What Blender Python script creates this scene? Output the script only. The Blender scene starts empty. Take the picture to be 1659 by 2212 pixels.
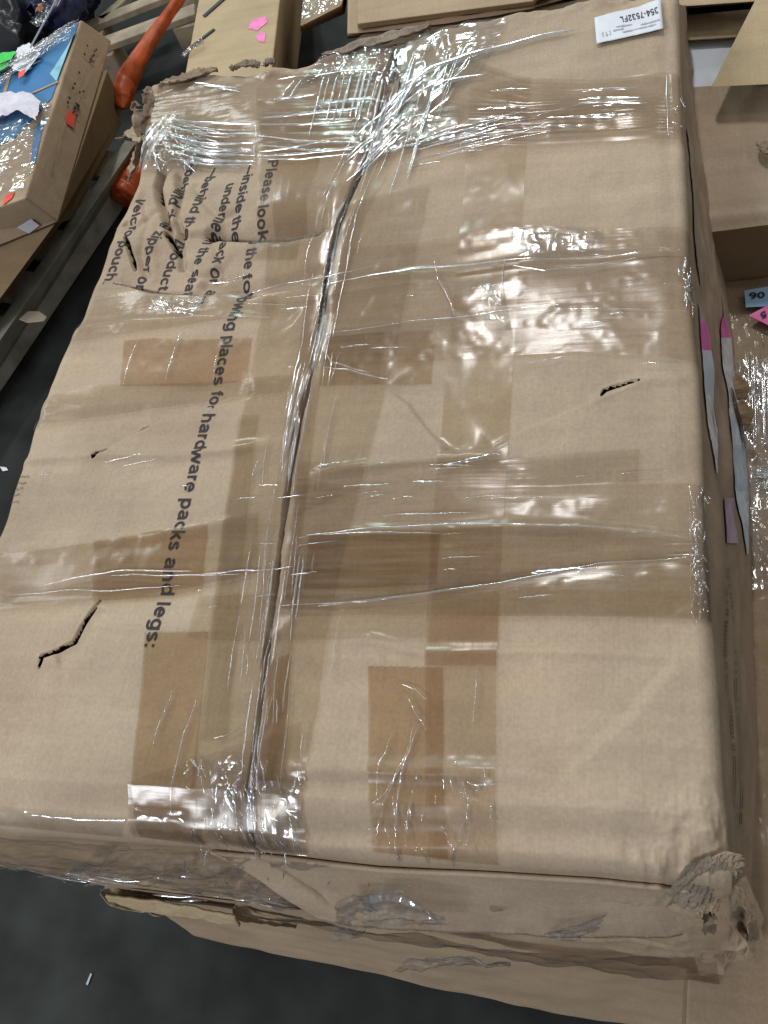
import bpy, bmesh, math, random
import numpy as np
from mathutils import Vector, Matrix

random.seed(7)
RNG = np.random.default_rng(7)
scene = bpy.context.scene
COL = scene.collection

# ------------------------------------------------------------------ camera
F_PX, PW, PH = 1854.68, 1659.0, 2212.0          # focal length in picture units
RC = np.array([[0.95964451, 0.11421396, -0.25697781],
               [-0.02138561, -0.88152374, -0.47165512],
               [-0.28040164, 0.45811687, -0.84350688]])   # world -> camera (x right, y down, z forward)
CZ = 1.475                                      # lens height above the floor
ZT = 0.6752                                     # top of the big carton
ZM = 0.33                                       # top of the carton below it
cam = bpy.data.cameras.new('camera')
camo = bpy.data.objects.new('camera', cam); COL.objects.link(camo)
cam.sensor_fit = 'VERTICAL'; cam.sensor_height = 36.0
cam.lens = 36.0 * F_PX / PH
cam.clip_start = 0.02; cam.clip_end = 200
M = np.eye(4); M[:3, 0] = RC[0]; M[:3, 1] = -RC[1]; M[:3, 2] = -RC[2]; M[2, 3] = CZ
camo.matrix_world = Matrix(M.tolist())
scene.camera = camo

# ------------------------------------------------------------------ light
world = bpy.data.worlds.new('World'); scene.world = world
world.use_nodes = True
bg = world.node_tree.nodes['Background']
bg.inputs[0].default_value = (0.95, 0.97, 1.0, 1)
bg.inputs[1].default_value = 0.29


def area(name, loc, size, power, color, target):
    l = bpy.data.lights.new(name, 'AREA'); l.shape = 'RECTANGLE'
    l.size, l.size_y = size; l.energy = power; l.color = color
    o = bpy.data.objects.new(name, l); COL.objects.link(o)
    o.location = loc
    d = Vector(target) - Vector(loc)
    o.rotation_euler = d.to_track_quat('-Z', 'Y').to_euler()
    return o


TGT = (-0.35, 0.6, 0.6)
area('area_lamp', (-0.50, 3.35, 3.9), (0.20, 0.55), 60, (1.0, 0.97, 0.935), TGT)
area('area_lamp', (-2.5, -2.55, 3.9), (1.5, 0.75), 190, (0.90, 0.94, 1.0), (-2.5, -2.55, 0.0))
area('area_lamp', (2.3, 1.5, 3.9), (0.15, 0.5), 8, (1.0, 0.97, 0.92), TGT)
area('area_lamp', (-2.2, 7.4, 3.9), (0.5, 1.2), 100, (0.72, 1.0, 0.93), TGT)
area('area_lamp', (-4.1, 1.8, 3.9), (2.6, 0.2), 55, (0.96, 0.98, 1.0), TGT)  # added long lamp, placed for glints on the pleats along the seam
area('area_lamp', (-3.4, 5.0, 3.9), (0.9, 0.2), 36, (0.93, 1.0, 0.98), TGT)  # added lamp, put in to light up the far left pleats
area('area_lamp', (1.2, 6.6, 3.9), (0.25, 0.7), 24, (0.94, 1.0, 0.97), TGT)  # extra lamp, added only for more glints on the film pleats

scene.view_settings.view_transform = 'Standard'
scene.view_settings.look = 'None'
scene.view_settings.exposure = -0.16
scene.view_settings.gamma = 1.0
scene.cycles.max_bounces = 24
scene.cycles.transparent_max_bounces = 32
scene.cycles.diffuse_bounces = 3
scene.cycles.glossy_bounces = 4
scene.cycles.caustics_reflective = False
scene.cycles.caustics_refractive = False
scene.cycles.sample_clamp_indirect = 3.0
scene.cycles.use_denoising = True


# ------------------------------------------------------------------ helpers: geometry
def P(u, v, z=ZT):
    """point of the horizontal plane at height z that the photograph shows at (u, v)"""
    d = RC.T @ np.array([(u - PW / 2) / F_PX, (v - PH / 2) / F_PX, 1.0])
    t = (z - CZ) / d[2]
    return np.array([d[0] * t, d[1] * t, z])


def PL(pts, z=ZT):
    return np.array([P(u, v, z) for u, v in pts])


def hash3(i, j, k):
    n = (i * 374761393 + j * 668265263 + k * 2147483647 + 1442695041).astype(np.int64)
    n = (n ^ (n >> 13)) * 1274126177
    n = n & 0x7fffffff
    n = (n ^ (n >> 16))
    return (n & 0xffff) / 65535.0


def vnoise(x, y, seed=0):
    x = np.asarray(x, float); y = np.asarray(y, float)
    i = np.floor(x).astype(np.int64); j = np.floor(y).astype(np.int64)
    fx = x - i; fy = y - j
    fx = fx * fx * fx * (fx * (fx * 6 - 15) + 10); fy = fy * fy * fy * (fy * (fy * 6 - 15) + 10)
    s = np.full_like(i, seed)
    a = hash3(i, j, s); b = hash3(i + 1, j, s); c = hash3(i, j + 1, s); d = hash3(i + 1, j + 1, s)
    return (a + (b - a) * fx + (c - a) * fy + (a - b - c + d) * fx * fy) * 2 - 1


def fbm(x, y, seed=0, octs=4, gain=0.5):
    s = 0; a = 1.0; f = 1.0
    for o in range(octs):
        s = s + a * vnoise(x * f + 17.3 * o, y * f - 9.1 * o, seed + o)
        a *= gain; f *= 2.03
    return s


def ridged(x, y, seed=0, octs=4):
    s = 0; a = 1.0; f = 1.0
    for o in range(octs):
        s = s + a * (1 - 2 * np.abs(vnoise(x * f + 3.7 * o, y * f + 5.1 * o, seed + o)))
        a *= 0.55; f *= 2.1
    return s


def polydist(x, y, pts):
    """distance to a polyline and side sign (left of travel +), and position 0..1 along it"""
    pts = np.asarray(pts)[:, :2]
    best = np.full(x.shape, 1e9); sgn = np.ones(x.shape); tt = np.zeros(x.shape)
    seg = np.linalg.norm(np.diff(pts, axis=0), axis=1); L = seg.sum(); acc = 0
    for k in range(len(pts) - 1):
        a, b = pts[k], pts[k + 1]; d = b - a; l2 = d @ d
        t = np.clip(((x - a[0]) * d[0] + (y - a[1]) * d[1]) / l2, 0, 1)
        px_, py_ = a[0] + t * d[0] - x, a[1] + t * d[1] - y
        dist = np.hypot(px_, py_)
        m = dist < best
        best[m] = dist[m]
        sgn[m] = np.sign(d[0] * (y - a[1]) - d[1] * (x - a[0]))[m]
        tt[m] = ((acc + t * seg[k]) / L)[m]
        acc += seg[k]
    return best, sgn, tt


def smooth(e0, e1, x):
    t = np.clip((x - e0) / (e1 - e0), 0, 1)
    return t * t * (3 - 2 * t)


def mesh_np(name, verts, faces, mat, parent=None, smooth_sh=True):
    """verts (n,3), faces (m,3|4) int array -> one linked mesh object"""
    me = bpy.data.meshes.new(name)
    verts = np.asarray(verts, np.float32); faces = np.asarray(faces, np.int32)
    nv, (nf, k) = len(verts), faces.shape
    me.vertices.add(nv); me.vertices.foreach_set('co', verts.ravel())
    me.loops.add(nf * k); me.loops.foreach_set('vertex_index', faces.ravel())
    me.polygons.add(nf)
    me.polygons.foreach_set('loop_start', np.arange(0, nf * k, k, dtype=np.int32))
    me.polygons.foreach_set('loop_total', np.full(nf, k, np.int32))
    me.update(calc_edges=True)
    if smooth_sh:
        me.polygons.foreach_set('use_smooth', np.ones(nf, bool))
    me.validate()
    return link(name, me, mat, parent)


def link(name, me, mat, parent=None):
    o = bpy.data.objects.new(name, me); COL.objects.link(o)
    if mat: me.materials.append(mat)
    if parent is not None:
        o.parent = parent
        o.matrix_parent_inverse = (Matrix.Translation(parent.location)).inverted() if parent.parent is None \
            else Matrix.Identity(4)
    return o


def grid_faces(nr, nc):
    i = np.arange(nr - 1)[:, None] * nc + np.arange(nc - 1)[None, :]
    return np.stack([i, i + 1, i + nc + 1, i + nc], -1).reshape(-1, 4)


def thing(name, label, cat, loc, group=None):
    o = bpy.data.objects.new(name, None); COL.objects.link(o)
    o.empty_display_size = 0.05
    o.location = loc; o['label'] = label; o['category'] = cat
    if group: o['group'] = group
    return o


def resample(pts, n):
    pts = np.asarray(pts, float)
    s = np.concatenate([[0], np.cumsum(np.linalg.norm(np.diff(pts, axis=0), axis=1))])
    t = np.linspace(0, s[-1], n)
    return np.stack([np.interp(t, s, pts[:, k]) for k in range(pts.shape[1])], 1)


def ruled(A, B, nr, nc):
    """grid of points between edge A and edge B"""
    A = resample(A, nc); B = resample(B, nc)
    t = np.linspace(0, 1, nr)[:, None, None]
    return A[None] * (1 - t) + B[None] * t


def grid_normals(G):
    du = np.gradient(G, axis=1); dv = np.gradient(G, axis=0)
    n = np.cross(du, dv); n /= np.linalg.norm(n, axis=2, keepdims=True) + 1e-12
    return n


def solidify(o, th, offset=-1):
    m = o.modifiers.new('thickness', 'SOLIDIFY'); m.thickness = th; m.offset = offset
    return o


def slab(name, top, bottom, mat, parent=None, bevel=0.004, seg=2, subdiv=0, jitter=0.0):
    """closed solid between two matching polygons (lists of 3D points)"""
    bm = bmesh.new()
    a = [bm.verts.new(p) for p in top]; b = [bm.verts.new(p) for p in bottom]
    n = len(a)
    bm.faces.new(a); bm.faces.new(list(reversed(b)))
    for i in range(n):
        bm.faces.new([a[(i + 1) % n], a[i], b[i], b[(i + 1) % n]])
    bmesh.ops.recalc_face_normals(bm, faces=bm.faces)
    if bevel:
        bmesh.ops.bevel(bm, geom=list(bm.edges), offset=bevel, segments=seg, affect='EDGES', profile=0.5)
    if subdiv:
        bmesh.ops.triangulate(bm, faces=[f for f in bm.faces if len(f.verts) > 4])
        bmesh.ops.subdivide_edges(bm, edges=list(bm.edges), cuts=subdiv, use_grid_fill=True)
        for v in bm.verts:
            x, y, z = v.co
            v.co.z += jitter * float(fbm(np.array([x * 9]), np.array([y * 9]), 5)[0])
            v.co.x += jitter * float(fbm(np.array([y * 9]), np.array([z * 9]), 8)[0])
    me = bpy.data.meshes.new(name); bm.to_mesh(me); bm.free()
    for p in me.polygons: p.use_smooth = False
    return link(name, me, mat, parent)


def sheet(name, pts, mat, parent=None, th=0.002):
    """thin plate from a 3D polygon"""
    pts = [np.asarray(p, float) for p in pts]
    n = np.zeros(3)
    for i in range(len(pts)):
        n += np.cross(pts[i], pts[(i + 1) % len(pts)])
    n /= np.linalg.norm(n)
    if n[2] < 0: n = -n
    return slab(name, [p + n * th for p in pts], pts, mat, parent, bevel=0)


# ------------------------------------------------------------------ helpers: materials
def new_mat(name):
    m = bpy.data.materials.new(name); m.use_nodes = True
    nt = m.node_tree; nt.nodes.clear()
    return m, nt, nt.nodes, nt.links


def nd(nt, t, **kw):
    n = nt.nodes.new(t)
    for k, v in kw.items():
        if k.startswith('i_'):
            n.inputs[k[2:].replace('_', ' ')].default_value = v
        else:
            setattr(n, k, v)
    return n


def kraft(name, base, rough=0.82, var=0.20, stain=0.42, bump=0.12, tint=(0.80, 0.66, 0.60)):
    m, nt, N, L = new_mat(name)
    out = nd(nt, 'ShaderNodeOutputMaterial'); b = nd(nt, 'ShaderNodeBsdfPrincipled')
    b.inputs['Roughness'].default_value = rough
    b.inputs['Specular IOR Level'].default_value = 0.3
    tc = nd(nt, 'ShaderNodeTexCoord')
    # blotches of pulp, warm / cool
    n1 = nd(nt, 'ShaderNodeTexNoise'); n1.inputs['Scale'].default_value = 5.0; n1.inputs['Detail'].default_value = 6
    n1.inputs['Roughness'].default_value = 0.6
    L.new(tc.outputs['Object'], n1.inputs['Vector'])
    # fibre streaks along the sheet
    mp = nd(nt, 'ShaderNodeMapping'); mp.inputs['Scale'].default_value = (520, 9, 120)
    L.new(tc.outputs['Object'], mp.inputs['Vector'])
    n2 = nd(nt, 'ShaderNodeTexNoise'); n2.inputs['Scale'].default_value = 1.0; n2.inputs['Detail'].default_value = 4
    L.new(mp.outputs[0], n2.inputs['Vector'])
    # speckle
    n3 = nd(nt, 'ShaderNodeTexNoise'); n3.inputs['Scale'].default_value = 260; n3.inputs['Detail'].default_value = 3
    L.new(tc.outputs['Object'], n3.inputs['Vector'])
    # dirt
    n4 = nd(nt, 'ShaderNodeTexNoise'); n4.inputs['Scale'].default_value = 9.0; n4.inputs['Detail'].default_value = 8
    n4.inputs['Roughness'].default_value = 0.72
    L.new(tc.outputs['Object'], n4.inputs['Vector'])
    r1 = nd(nt, 'ShaderNodeMapRange'); r1.inputs[1].default_value = 0.3; r1.inputs[2].default_value = 0.7
    r1.inputs[3].default_value = 1 - var * 0.7; r1.inputs[4].default_value = 1 + var * 0.7
    L.new(n1.outputs[0], r1.inputs[0])
    r2 = nd(nt, 'ShaderNodeMapRange'); r2.inputs[1].default_value = 0.3; r2.inputs[2].default_value = 0.7
    r2.inputs[3].default_value = 1 - var * 0.18; r2.inputs[4].default_value = 1 + var * 0.18
    L.new(n2.outputs[0], r2.inputs[0])
    r3 = nd(nt, 'ShaderNodeMapRange'); r3.inputs[1].default_value = 0.3; r3.inputs[2].default_value = 0.7
    r3.inputs[3].default_value = 1 - var * 0.4; r3.inputs[4].default_value = 1 + var * 0.4
    L.new(n3.outputs[0], r3.inputs[0])
    m1 = nd(nt, 'ShaderNodeMath', operation='MULTIPLY'); L.new(r1.outputs[0], m1.inputs[0]); L.new(r2.outputs[0], m1.inputs[1])
    m2 = nd(nt, 'ShaderNodeMath', operation='MULTIPLY'); L.new(m1.outputs[0], m2.inputs[0]); L.new(r3.outputs[0], m2.inputs[1])
    mpb = nd(nt, 'ShaderNodeMapping'); mpb.inputs['Scale'].default_value = (2.2, 34, 20)
    L.new(tc.outputs['Object'], mpb.inputs['Vector'])
    nb_ = nd(nt, 'ShaderNodeTexNoise'); nb_.inputs['Scale'].default_value = 1.0; nb_.inputs['Detail'].default_value = 3
    L.new(mpb.outputs[0], nb_.inputs['Vector'])
    rb_ = nd(nt, 'ShaderNodeMapRange'); rb_.inputs[1].default_value = 0.3; rb_.inputs[2].default_value = 0.7
    rb_.inputs[3].default_value = 1 - var * 0.35; rb_.inputs[4].default_value = 1 + var * 0.35
    L.new(nb_.outputs[0], rb_.inputs[0])
    m3 = nd(nt, 'ShaderNodeMath', operation='MULTIPLY'); L.new(m2.outputs[0], m3.inputs[0]); L.new(rb_.outputs[0], m3.inputs[1]); m2 = m3
    mixt = nd(nt, 'ShaderNodeMix', data_type='RGBA', blend_type='MIX')
    mixt.inputs[6].default_value = (*base, 1)
    mixt.inputs[7].default_value = (base[0] * 1.0, base[1] * 0.955, base[2] * 0.95, 1)
    n5 = nd(nt, 'ShaderNodeTexNoise'); n5.inputs['Scale'].default_value = 3.1; n5.inputs['Detail'].default_value = 3
    L.new(tc.outputs['Object'], n5.inputs['Vector'])
    r5 = nd(nt, 'ShaderNodeMapRange'); r5.inputs[1].default_value = 0.42; r5.inputs[2].default_value = 0.62
    L.new(n5.outputs[0], r5.inputs[0]); L.new(r5.outputs[0], mixt.inputs[0])
    vm = nd(nt, 'ShaderNodeVectorMath', operation='SCALE')
    L.new(mixt.outputs[2], vm.inputs[0]); L.new(m2.outputs[0], vm.inputs['Scale'])
    mixd = nd(nt, 'ShaderNodeMix', data_type='RGBA', blend_type='MULTIPLY')
    r4 = nd(nt, 'ShaderNodeMapRange'); r4.inputs[1].default_value = 0.55; r4.inputs[2].default_value = 0.78
    r4.inputs[4].default_value = stain
    L.new(n4.outputs[0], r4.inputs[0]); L.new(r4.outputs[0], mixd.inputs[0])
    L.new(vm.outputs[0], mixd.inputs[6]); mixd.inputs[7].default_value = (0.55, 0.52, 0.50, 1)
    L.new(mixd.outputs[2], b.inputs['Base Color'])
    bp = nd(nt, 'ShaderNodeBump'); bp.inputs['Strength'].default_value = bump; bp.inputs['Distance'].default_value = 0.0012
    L.new(n2.outputs[0], bp.inputs['Height'])
    L.new(bp.outputs[0], b.inputs['Normal']); L.new(b.outputs[0], out.inputs[0])
    return m


def film(name, tint, gloss=0.10, rough=0.10, streak=(30, 30, 30), bump=0.35, dist=0.002, haze=0.0, hazecol=(.8, .82, .85),
         fine=1.0, rot=0.0):
    """clear plastic: see-through with a tint, a reflecting skin and a little milky scatter"""
    m, nt, N, L = new_mat(name)
    out = nd(nt, 'ShaderNodeOutputMaterial')
    tr = nd(nt, 'ShaderNodeBsdfTransparent'); tr.inputs[0].default_value = (*tint, 1)
    gl = nd(nt, 'ShaderNodeBsdfGlossy'); gl.inputs['Roughness'].default_value = rough
    gl.inputs[0].default_value = (0.95, 0.97, 1, 1)
    tc = nd(nt, 'ShaderNodeTexCoord')
    mp = nd(nt, 'ShaderNodeMapping'); mp.inputs['Scale'].default_value = streak
    mp.inputs['Rotation'].default_value = (0, 0, rot)
    L.new(tc.outputs['Object'], mp.inputs['Vector'])
    n = nd(nt, 'ShaderNodeTexNoise'); n.inputs['Scale'].default_value = 1.0; n.inputs['Detail'].default_value = 5
    n.inputs['Roughness'].default_value = 0.6
    L.new(mp.outputs[0], n.inputs['Vector'])
    bp = nd(nt, 'ShaderNodeBump'); bp.inputs['Strength'].default_value = bump; bp.inputs['Distance'].default_value = dist
    L.new(n.outputs[0], bp.inputs['Height'])
    L.new(bp.outputs[0], gl.inputs['Normal'])
    lw = nd(nt, 'ShaderNodeLayerWeight'); lw.inputs['Blend'].default_value = 0.5
    L.new(bp.outputs[0], lw.inputs['Normal'])
    pw = nd(nt, 'ShaderNodeMath', operation='POWER'); pw.inputs[1].default_value = 5.0
    L.new(lw.outputs['Facing'], pw.inputs[0])
    ad = nd(nt, 'ShaderNodeMath', operation='MULTIPLY_ADD'); ad.inputs[1].default_value = 0.9; ad.inputs[2].default_value = gloss
    ad.use_clamp = True
    L.new(pw.outputs[0], ad.inputs[0])
    mx = nd(nt, 'ShaderNodeMixShader'); L.new(ad.outputs[0], mx.inputs[0]); L.new(tr.outputs[0], mx.inputs[1]); L.new(gl.outputs[0], mx.inputs[2])
    last = mx
    if haze:
        df = nd(nt, 'ShaderNodeBsdfDiffuse'); df.inputs[0].default_value = (*hazecol, 1)
        m2 = nd(nt, 'ShaderNodeMixShader')
        hz = nd(nt, 'ShaderNodeMapRange'); hz.inputs[1].default_value = 0.42; hz.inputs[2].default_value = 0.75
        hz.inputs[4].default_value = haze
        L.new(n.outputs[0], hz.inputs[0]); L.new(hz.outputs[0], m2.inputs[0])
        L.new(mx.outputs[0], m2.inputs[1]); L.new(df.outputs[0], m2.inputs[2]); last = m2
    L.new(last.outputs[0], out.inputs[0])
    return m


def plain(name, col, rough=0.6, metal=0.0, noise=0.0, scale=20, spec=0.5, bump=0.0):
    m, nt, N, L = new_mat(name)
    out = nd(nt, 'ShaderNodeOutputMaterial'); b = nd(nt, 'ShaderNodeBsdfPrincipled')
    b.inputs['Roughness'].default_value = rough; b.inputs['Metallic'].default_value = metal
    b.inputs['Specular IOR Level'].default_value = spec
    tc = nd(nt, 'ShaderNodeTexCoord')
    n = nd(nt, 'ShaderNodeTexNoise'); n.inputs['Scale'].default_value = scale; n.inputs['Detail'].default_value = 6
    L.new(tc.outputs['Object'], n.inputs['Vector'])
    r = nd(nt, 'ShaderNodeMapRange'); r.inputs[1].default_value = 0.3; r.inputs[2].default_value = 0.7
    r.inputs[3].default_value = 1 - noise; r.inputs[4].default_value = 1 + noise
    L.new(n.outputs[0], r.inputs[0])
    vm = nd(nt, 'ShaderNodeVectorMath', operation='SCALE'); vm.inputs[0].default_value = col
    L.new(r.outputs[0], vm.inputs['Scale']); L.new(vm.outputs[0], b.inputs['Base Color'])
    if bump:
        bp = nd(nt, 'ShaderNodeBump'); bp.inputs['Strength'].default_value = bump; bp.inputs['Distance'].default_value = 0.003
        L.new(n.outputs[0], bp.inputs['Height']); L.new(bp.outputs[0], b.inputs['Normal'])
    L.new(b.outputs[0], out.inputs[0])
    return m


K_TOP = kraft('kraft_top', (0.425, 0.336, 0.238))
K_SIDE = kraft('kraft_wall', (0.41, 0.312, 0.212))
K_LOW = kraft('kraft_lower', (0.41, 0.310, 0.205))
K_TAN = kraft('kraft_tan', (0.46, 0.36, 0.22), stain=0.1)
K_DARK = kraft('kraft_dark', (0.26, 0.185, 0.10))
K_TORN = kraft('torn_pulp', (0.35, 0.275, 0.19), var=0.4, stain=0.7, bump=0.6)
K_GREY = kraft('dirty_pulp', (0.26, 0.215, 0.165), var=0.5, stain=0.8, bump=0.6)
INK = plain('black_ink', (0.022, 0.018, 0.022), 0.7, noise=0.25, scale=300)
INK_FAINT = plain('faint_ink', (0.27, 0.20, 0.135), 0.8, noise=0.3, scale=200)
INK_GREY = plain('grey_ink', (0.38, 0.42, 0.47), 0.7, noise=0.1, scale=100)
PAPER = plain('white_paper', (0.72, 0.76, 0.82), 0.6, noise=0.04, scale=40)
VEIL = (.84, .78, .78)
FILM1 = film('stretch_film', (0.898, 0.872, 0.828), 0.019, 0.20, streak=(9, 170, 40), bump=0.16, dist=0.0010, haze=0.04, hazecol=VEIL)
FILM2 = film('stretch_film_double', (0.868, 0.836, 0.784), 0.023, 0.20, streak=(8, 150, 40), bump=0.18, dist=0.0012, haze=0.05, hazecol=VEIL)
FILMV = film('clear_tape', (0.890, 0.862, 0.815), 0.022, 0.20, streak=(150, 9, 40), bump=0.12, dist=0.0010, haze=0.03, hazecol=VEIL)
FILMG = film('dirty_film', (0.80, 0.785, 0.765), 0.09, 0.12, streak=(40, 60, 40), bump=0.3, dist=0.002, haze=0.14, hazecol=(.5, .5, .5))
TAILM = film('loose_film', (0.93, 0.93, 0.93), 0.16, 0.14, streak=(40, 40, 40), bump=0.2, dist=0.002, haze=0.20, hazecol=(.80, .84, .88))
SHADE_TINT = film('shade_film', (0.66, 0.62, 0.58), 0.05, 0.2, streak=(10, 60, 60), bump=0.2, dist=0.002, haze=0.05, hazecol=(.4, .38, .36))  # shade at the foot of the front, put into the film's tint
CRINK = film('crinkled_film', (0.925, 0.91, 0.885), 0.11, 0.17, streak=(60, 90, 60), bump=0.10, dist=0.002, haze=0.06)
TAPE = film('brown_tape', (0.860, 0.790, 0.700), 0.03, 0.24, streak=(90, 20, 40), bump=0.12, dist=0.001, haze=0.0)
TAPE2 = film('pale_tape', (0.908, 0.866, 0.810), 0.03, 0.24, streak=(90, 20, 40), bump=0.12, dist=0.001, haze=0.0)
PLEAT = film('film_pleat', (0.96, 0.955, 0.95), 0.42, 0.17, streak=(80, 80, 80), bump=0.05, dist=0.001, haze=0.10, hazecol=(.85, .9, .92))
BUNCH = film('bunched_film', (0.95, 0.95, 0.95), 0.50, 0.20, streak=(80, 80, 80), bump=0.05, dist=0.001, haze=0.30, hazecol=(.80, .92, .91))  # milky folds, with the mint lamp reflections painted into the haze colour
TAG_PINK = plain('pink_paper', (0.85, 0.20, 0.48), 0.6, noise=0.2, scale=60)
TAG_BLUE = plain('pale_blue_paper', (0.36, 0.58, 0.80), 0.6, noise=0.03)
TAG_GREEN = plain('green_paper', (0.05, 0.62, 0.10), 0.6, noise=0.1)
TAG_RED = plain('red_paper', (0.88, 0.10, 0.06), 0.55, noise=0.15)

# ------------------------------------------------------------------ floor
fm = plain('painted_floor', (0.027, 0.030, 0.028), 0.75, noise=0.4, scale=9, bump=0.1, spec=0.15)
bm = bmesh.new()
vs = [bm.verts.new(p) for p in ((-40, -40, 0), (40, -40, 0), (40, 60, 0), (-40, 60, 0))]
bm.faces.new(vs)
me = bpy.data.meshes.new('floor'); bm.to_mesh(me); bm.free()
floor = link('floor', me, fm); floor['kind'] = 'structure'

# ================================================================== THE BIG CARTON
BOX_LABEL = 'large kraft carton wrapped in clear stretch film with printed hardware notice on its crushed top'
box = thing('cardboard_box', BOX_LABEL, 'box', (-0.35, 0.65, ZM))

# outline of the lid, as polylines in the lid plane
left_px = [(303, 150), (318, 195), (312, 235), (304, 280), (300, 330), (285, 385), (258, 440), (236, 478), (218, 540), (196, 600), (165, 680),
           (135, 745), (112, 800), (95, 840), (62, 935), (30, 1025), (0, 1110), (-60, 1270), (-160, 1530), (-240, 1740)]
right_px = [(1468, -60), (1470, 28), (1474, 165), (1480, 276), (1489, 441), (1496, 607), (1503, 701), (1513, 793), (1521, 940), (1525, 1050),
            (1536, 1205), (1544, 1368), (1555, 1487), (1568, 1727), (1580, 1813), (1592, 1880)]
back_px = [(303, 192), (330, 178), (360, 172), (400, 160), (440, 158), (480, 152), (560, 148), (640, 138), (700, 125), (800, 97), (870, 78), (960, 52), (1090, 28),
           (1200, 8), (1320, -14), (1478, -30)]
front_px = [(-260, 1750), (0, 1790), (250, 1806), (450, 1819), (600, 1834), (800, 1856), (1070, 1866), (1300, 1880), (1500, 1900), (1600, 1912)]
left_w, right_w, back_w, front_w = PL(left_px), PL(right_px), PL(back_px), PL(front_px)
left_w = left_w[np.argsort(left_w[:, 1])]; right_w = right_w[np.argsort(right_w[:, 1])]


def axis(n_mid, edge, n_edge):
    a = np.linspace(0, edge, n_edge, endpoint=False)
    return np.concatenate([a, np.linspace(edge, 1 - edge, n_mid), 1 - a[::-1]])


S_ = axis(660, 0.03, 36); T_ = axis(900, 0.03, 42)
NS, NT = len(S_), len(T_)


def lid_xy(s, t):
    """unit square -> lid plane"""
    y0 = 0.09 + 0 * s; y1 = 1.29
    y = y0 + (y1 - y0) * t
    for _ in range(3):
        xl = np.interp(y, left_w[:, 1], left_w[:, 0]); xr = np.interp(y, right_w[:, 1], right_w[:, 0])
        x = xl + (xr - xl) * s
        y0 = np.interp(x, front_w[:, 0], front_w[:, 1]); y1 = np.interp(x, back_w[:, 0], back_w[:, 1])
        y = y0 + (y1 - y0) * t
    return x, y


SS, TT = np.meshgrid(S_, T_)
X, Y = lid_xy(SS, TT)
XL = np.interp(Y, left_w[:, 1], left_w[:, 0]); XR = np.interp(Y, right_w[:, 1], right_w[:, 0])
YF = np.interp(X, front_w[:, 0], front_w[:, 1]); YB = np.interp(X, back_w[:, 0], back_w[:, 1])

seam_px = [(850, 110), (843, 180), (822, 250), (800, 318), (772, 372), (752, 420), (728, 480), (712, 545), (703, 600), (697, 640), (690, 700), (676, 770),
           (658, 860), (641, 930), (630, 1000), (617, 1080), (603, 1180), (590, 1280), (579, 1360), (570, 1430), (556, 1540), (546, 1640),
           (534, 1730), (526, 1800), (522, 1880)]
seam_w = PL(seam_px)


def crush(x, y):
    """0..1 mask of the crushed far left corner"""
    c = PL([(375, 430)])[0]
    d = np.hypot((x - c[0]) / 0.13, (y - c[1]) / 0.20)
    return 1 - smooth(0.45, 1.15, d)


HOLES = []


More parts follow.
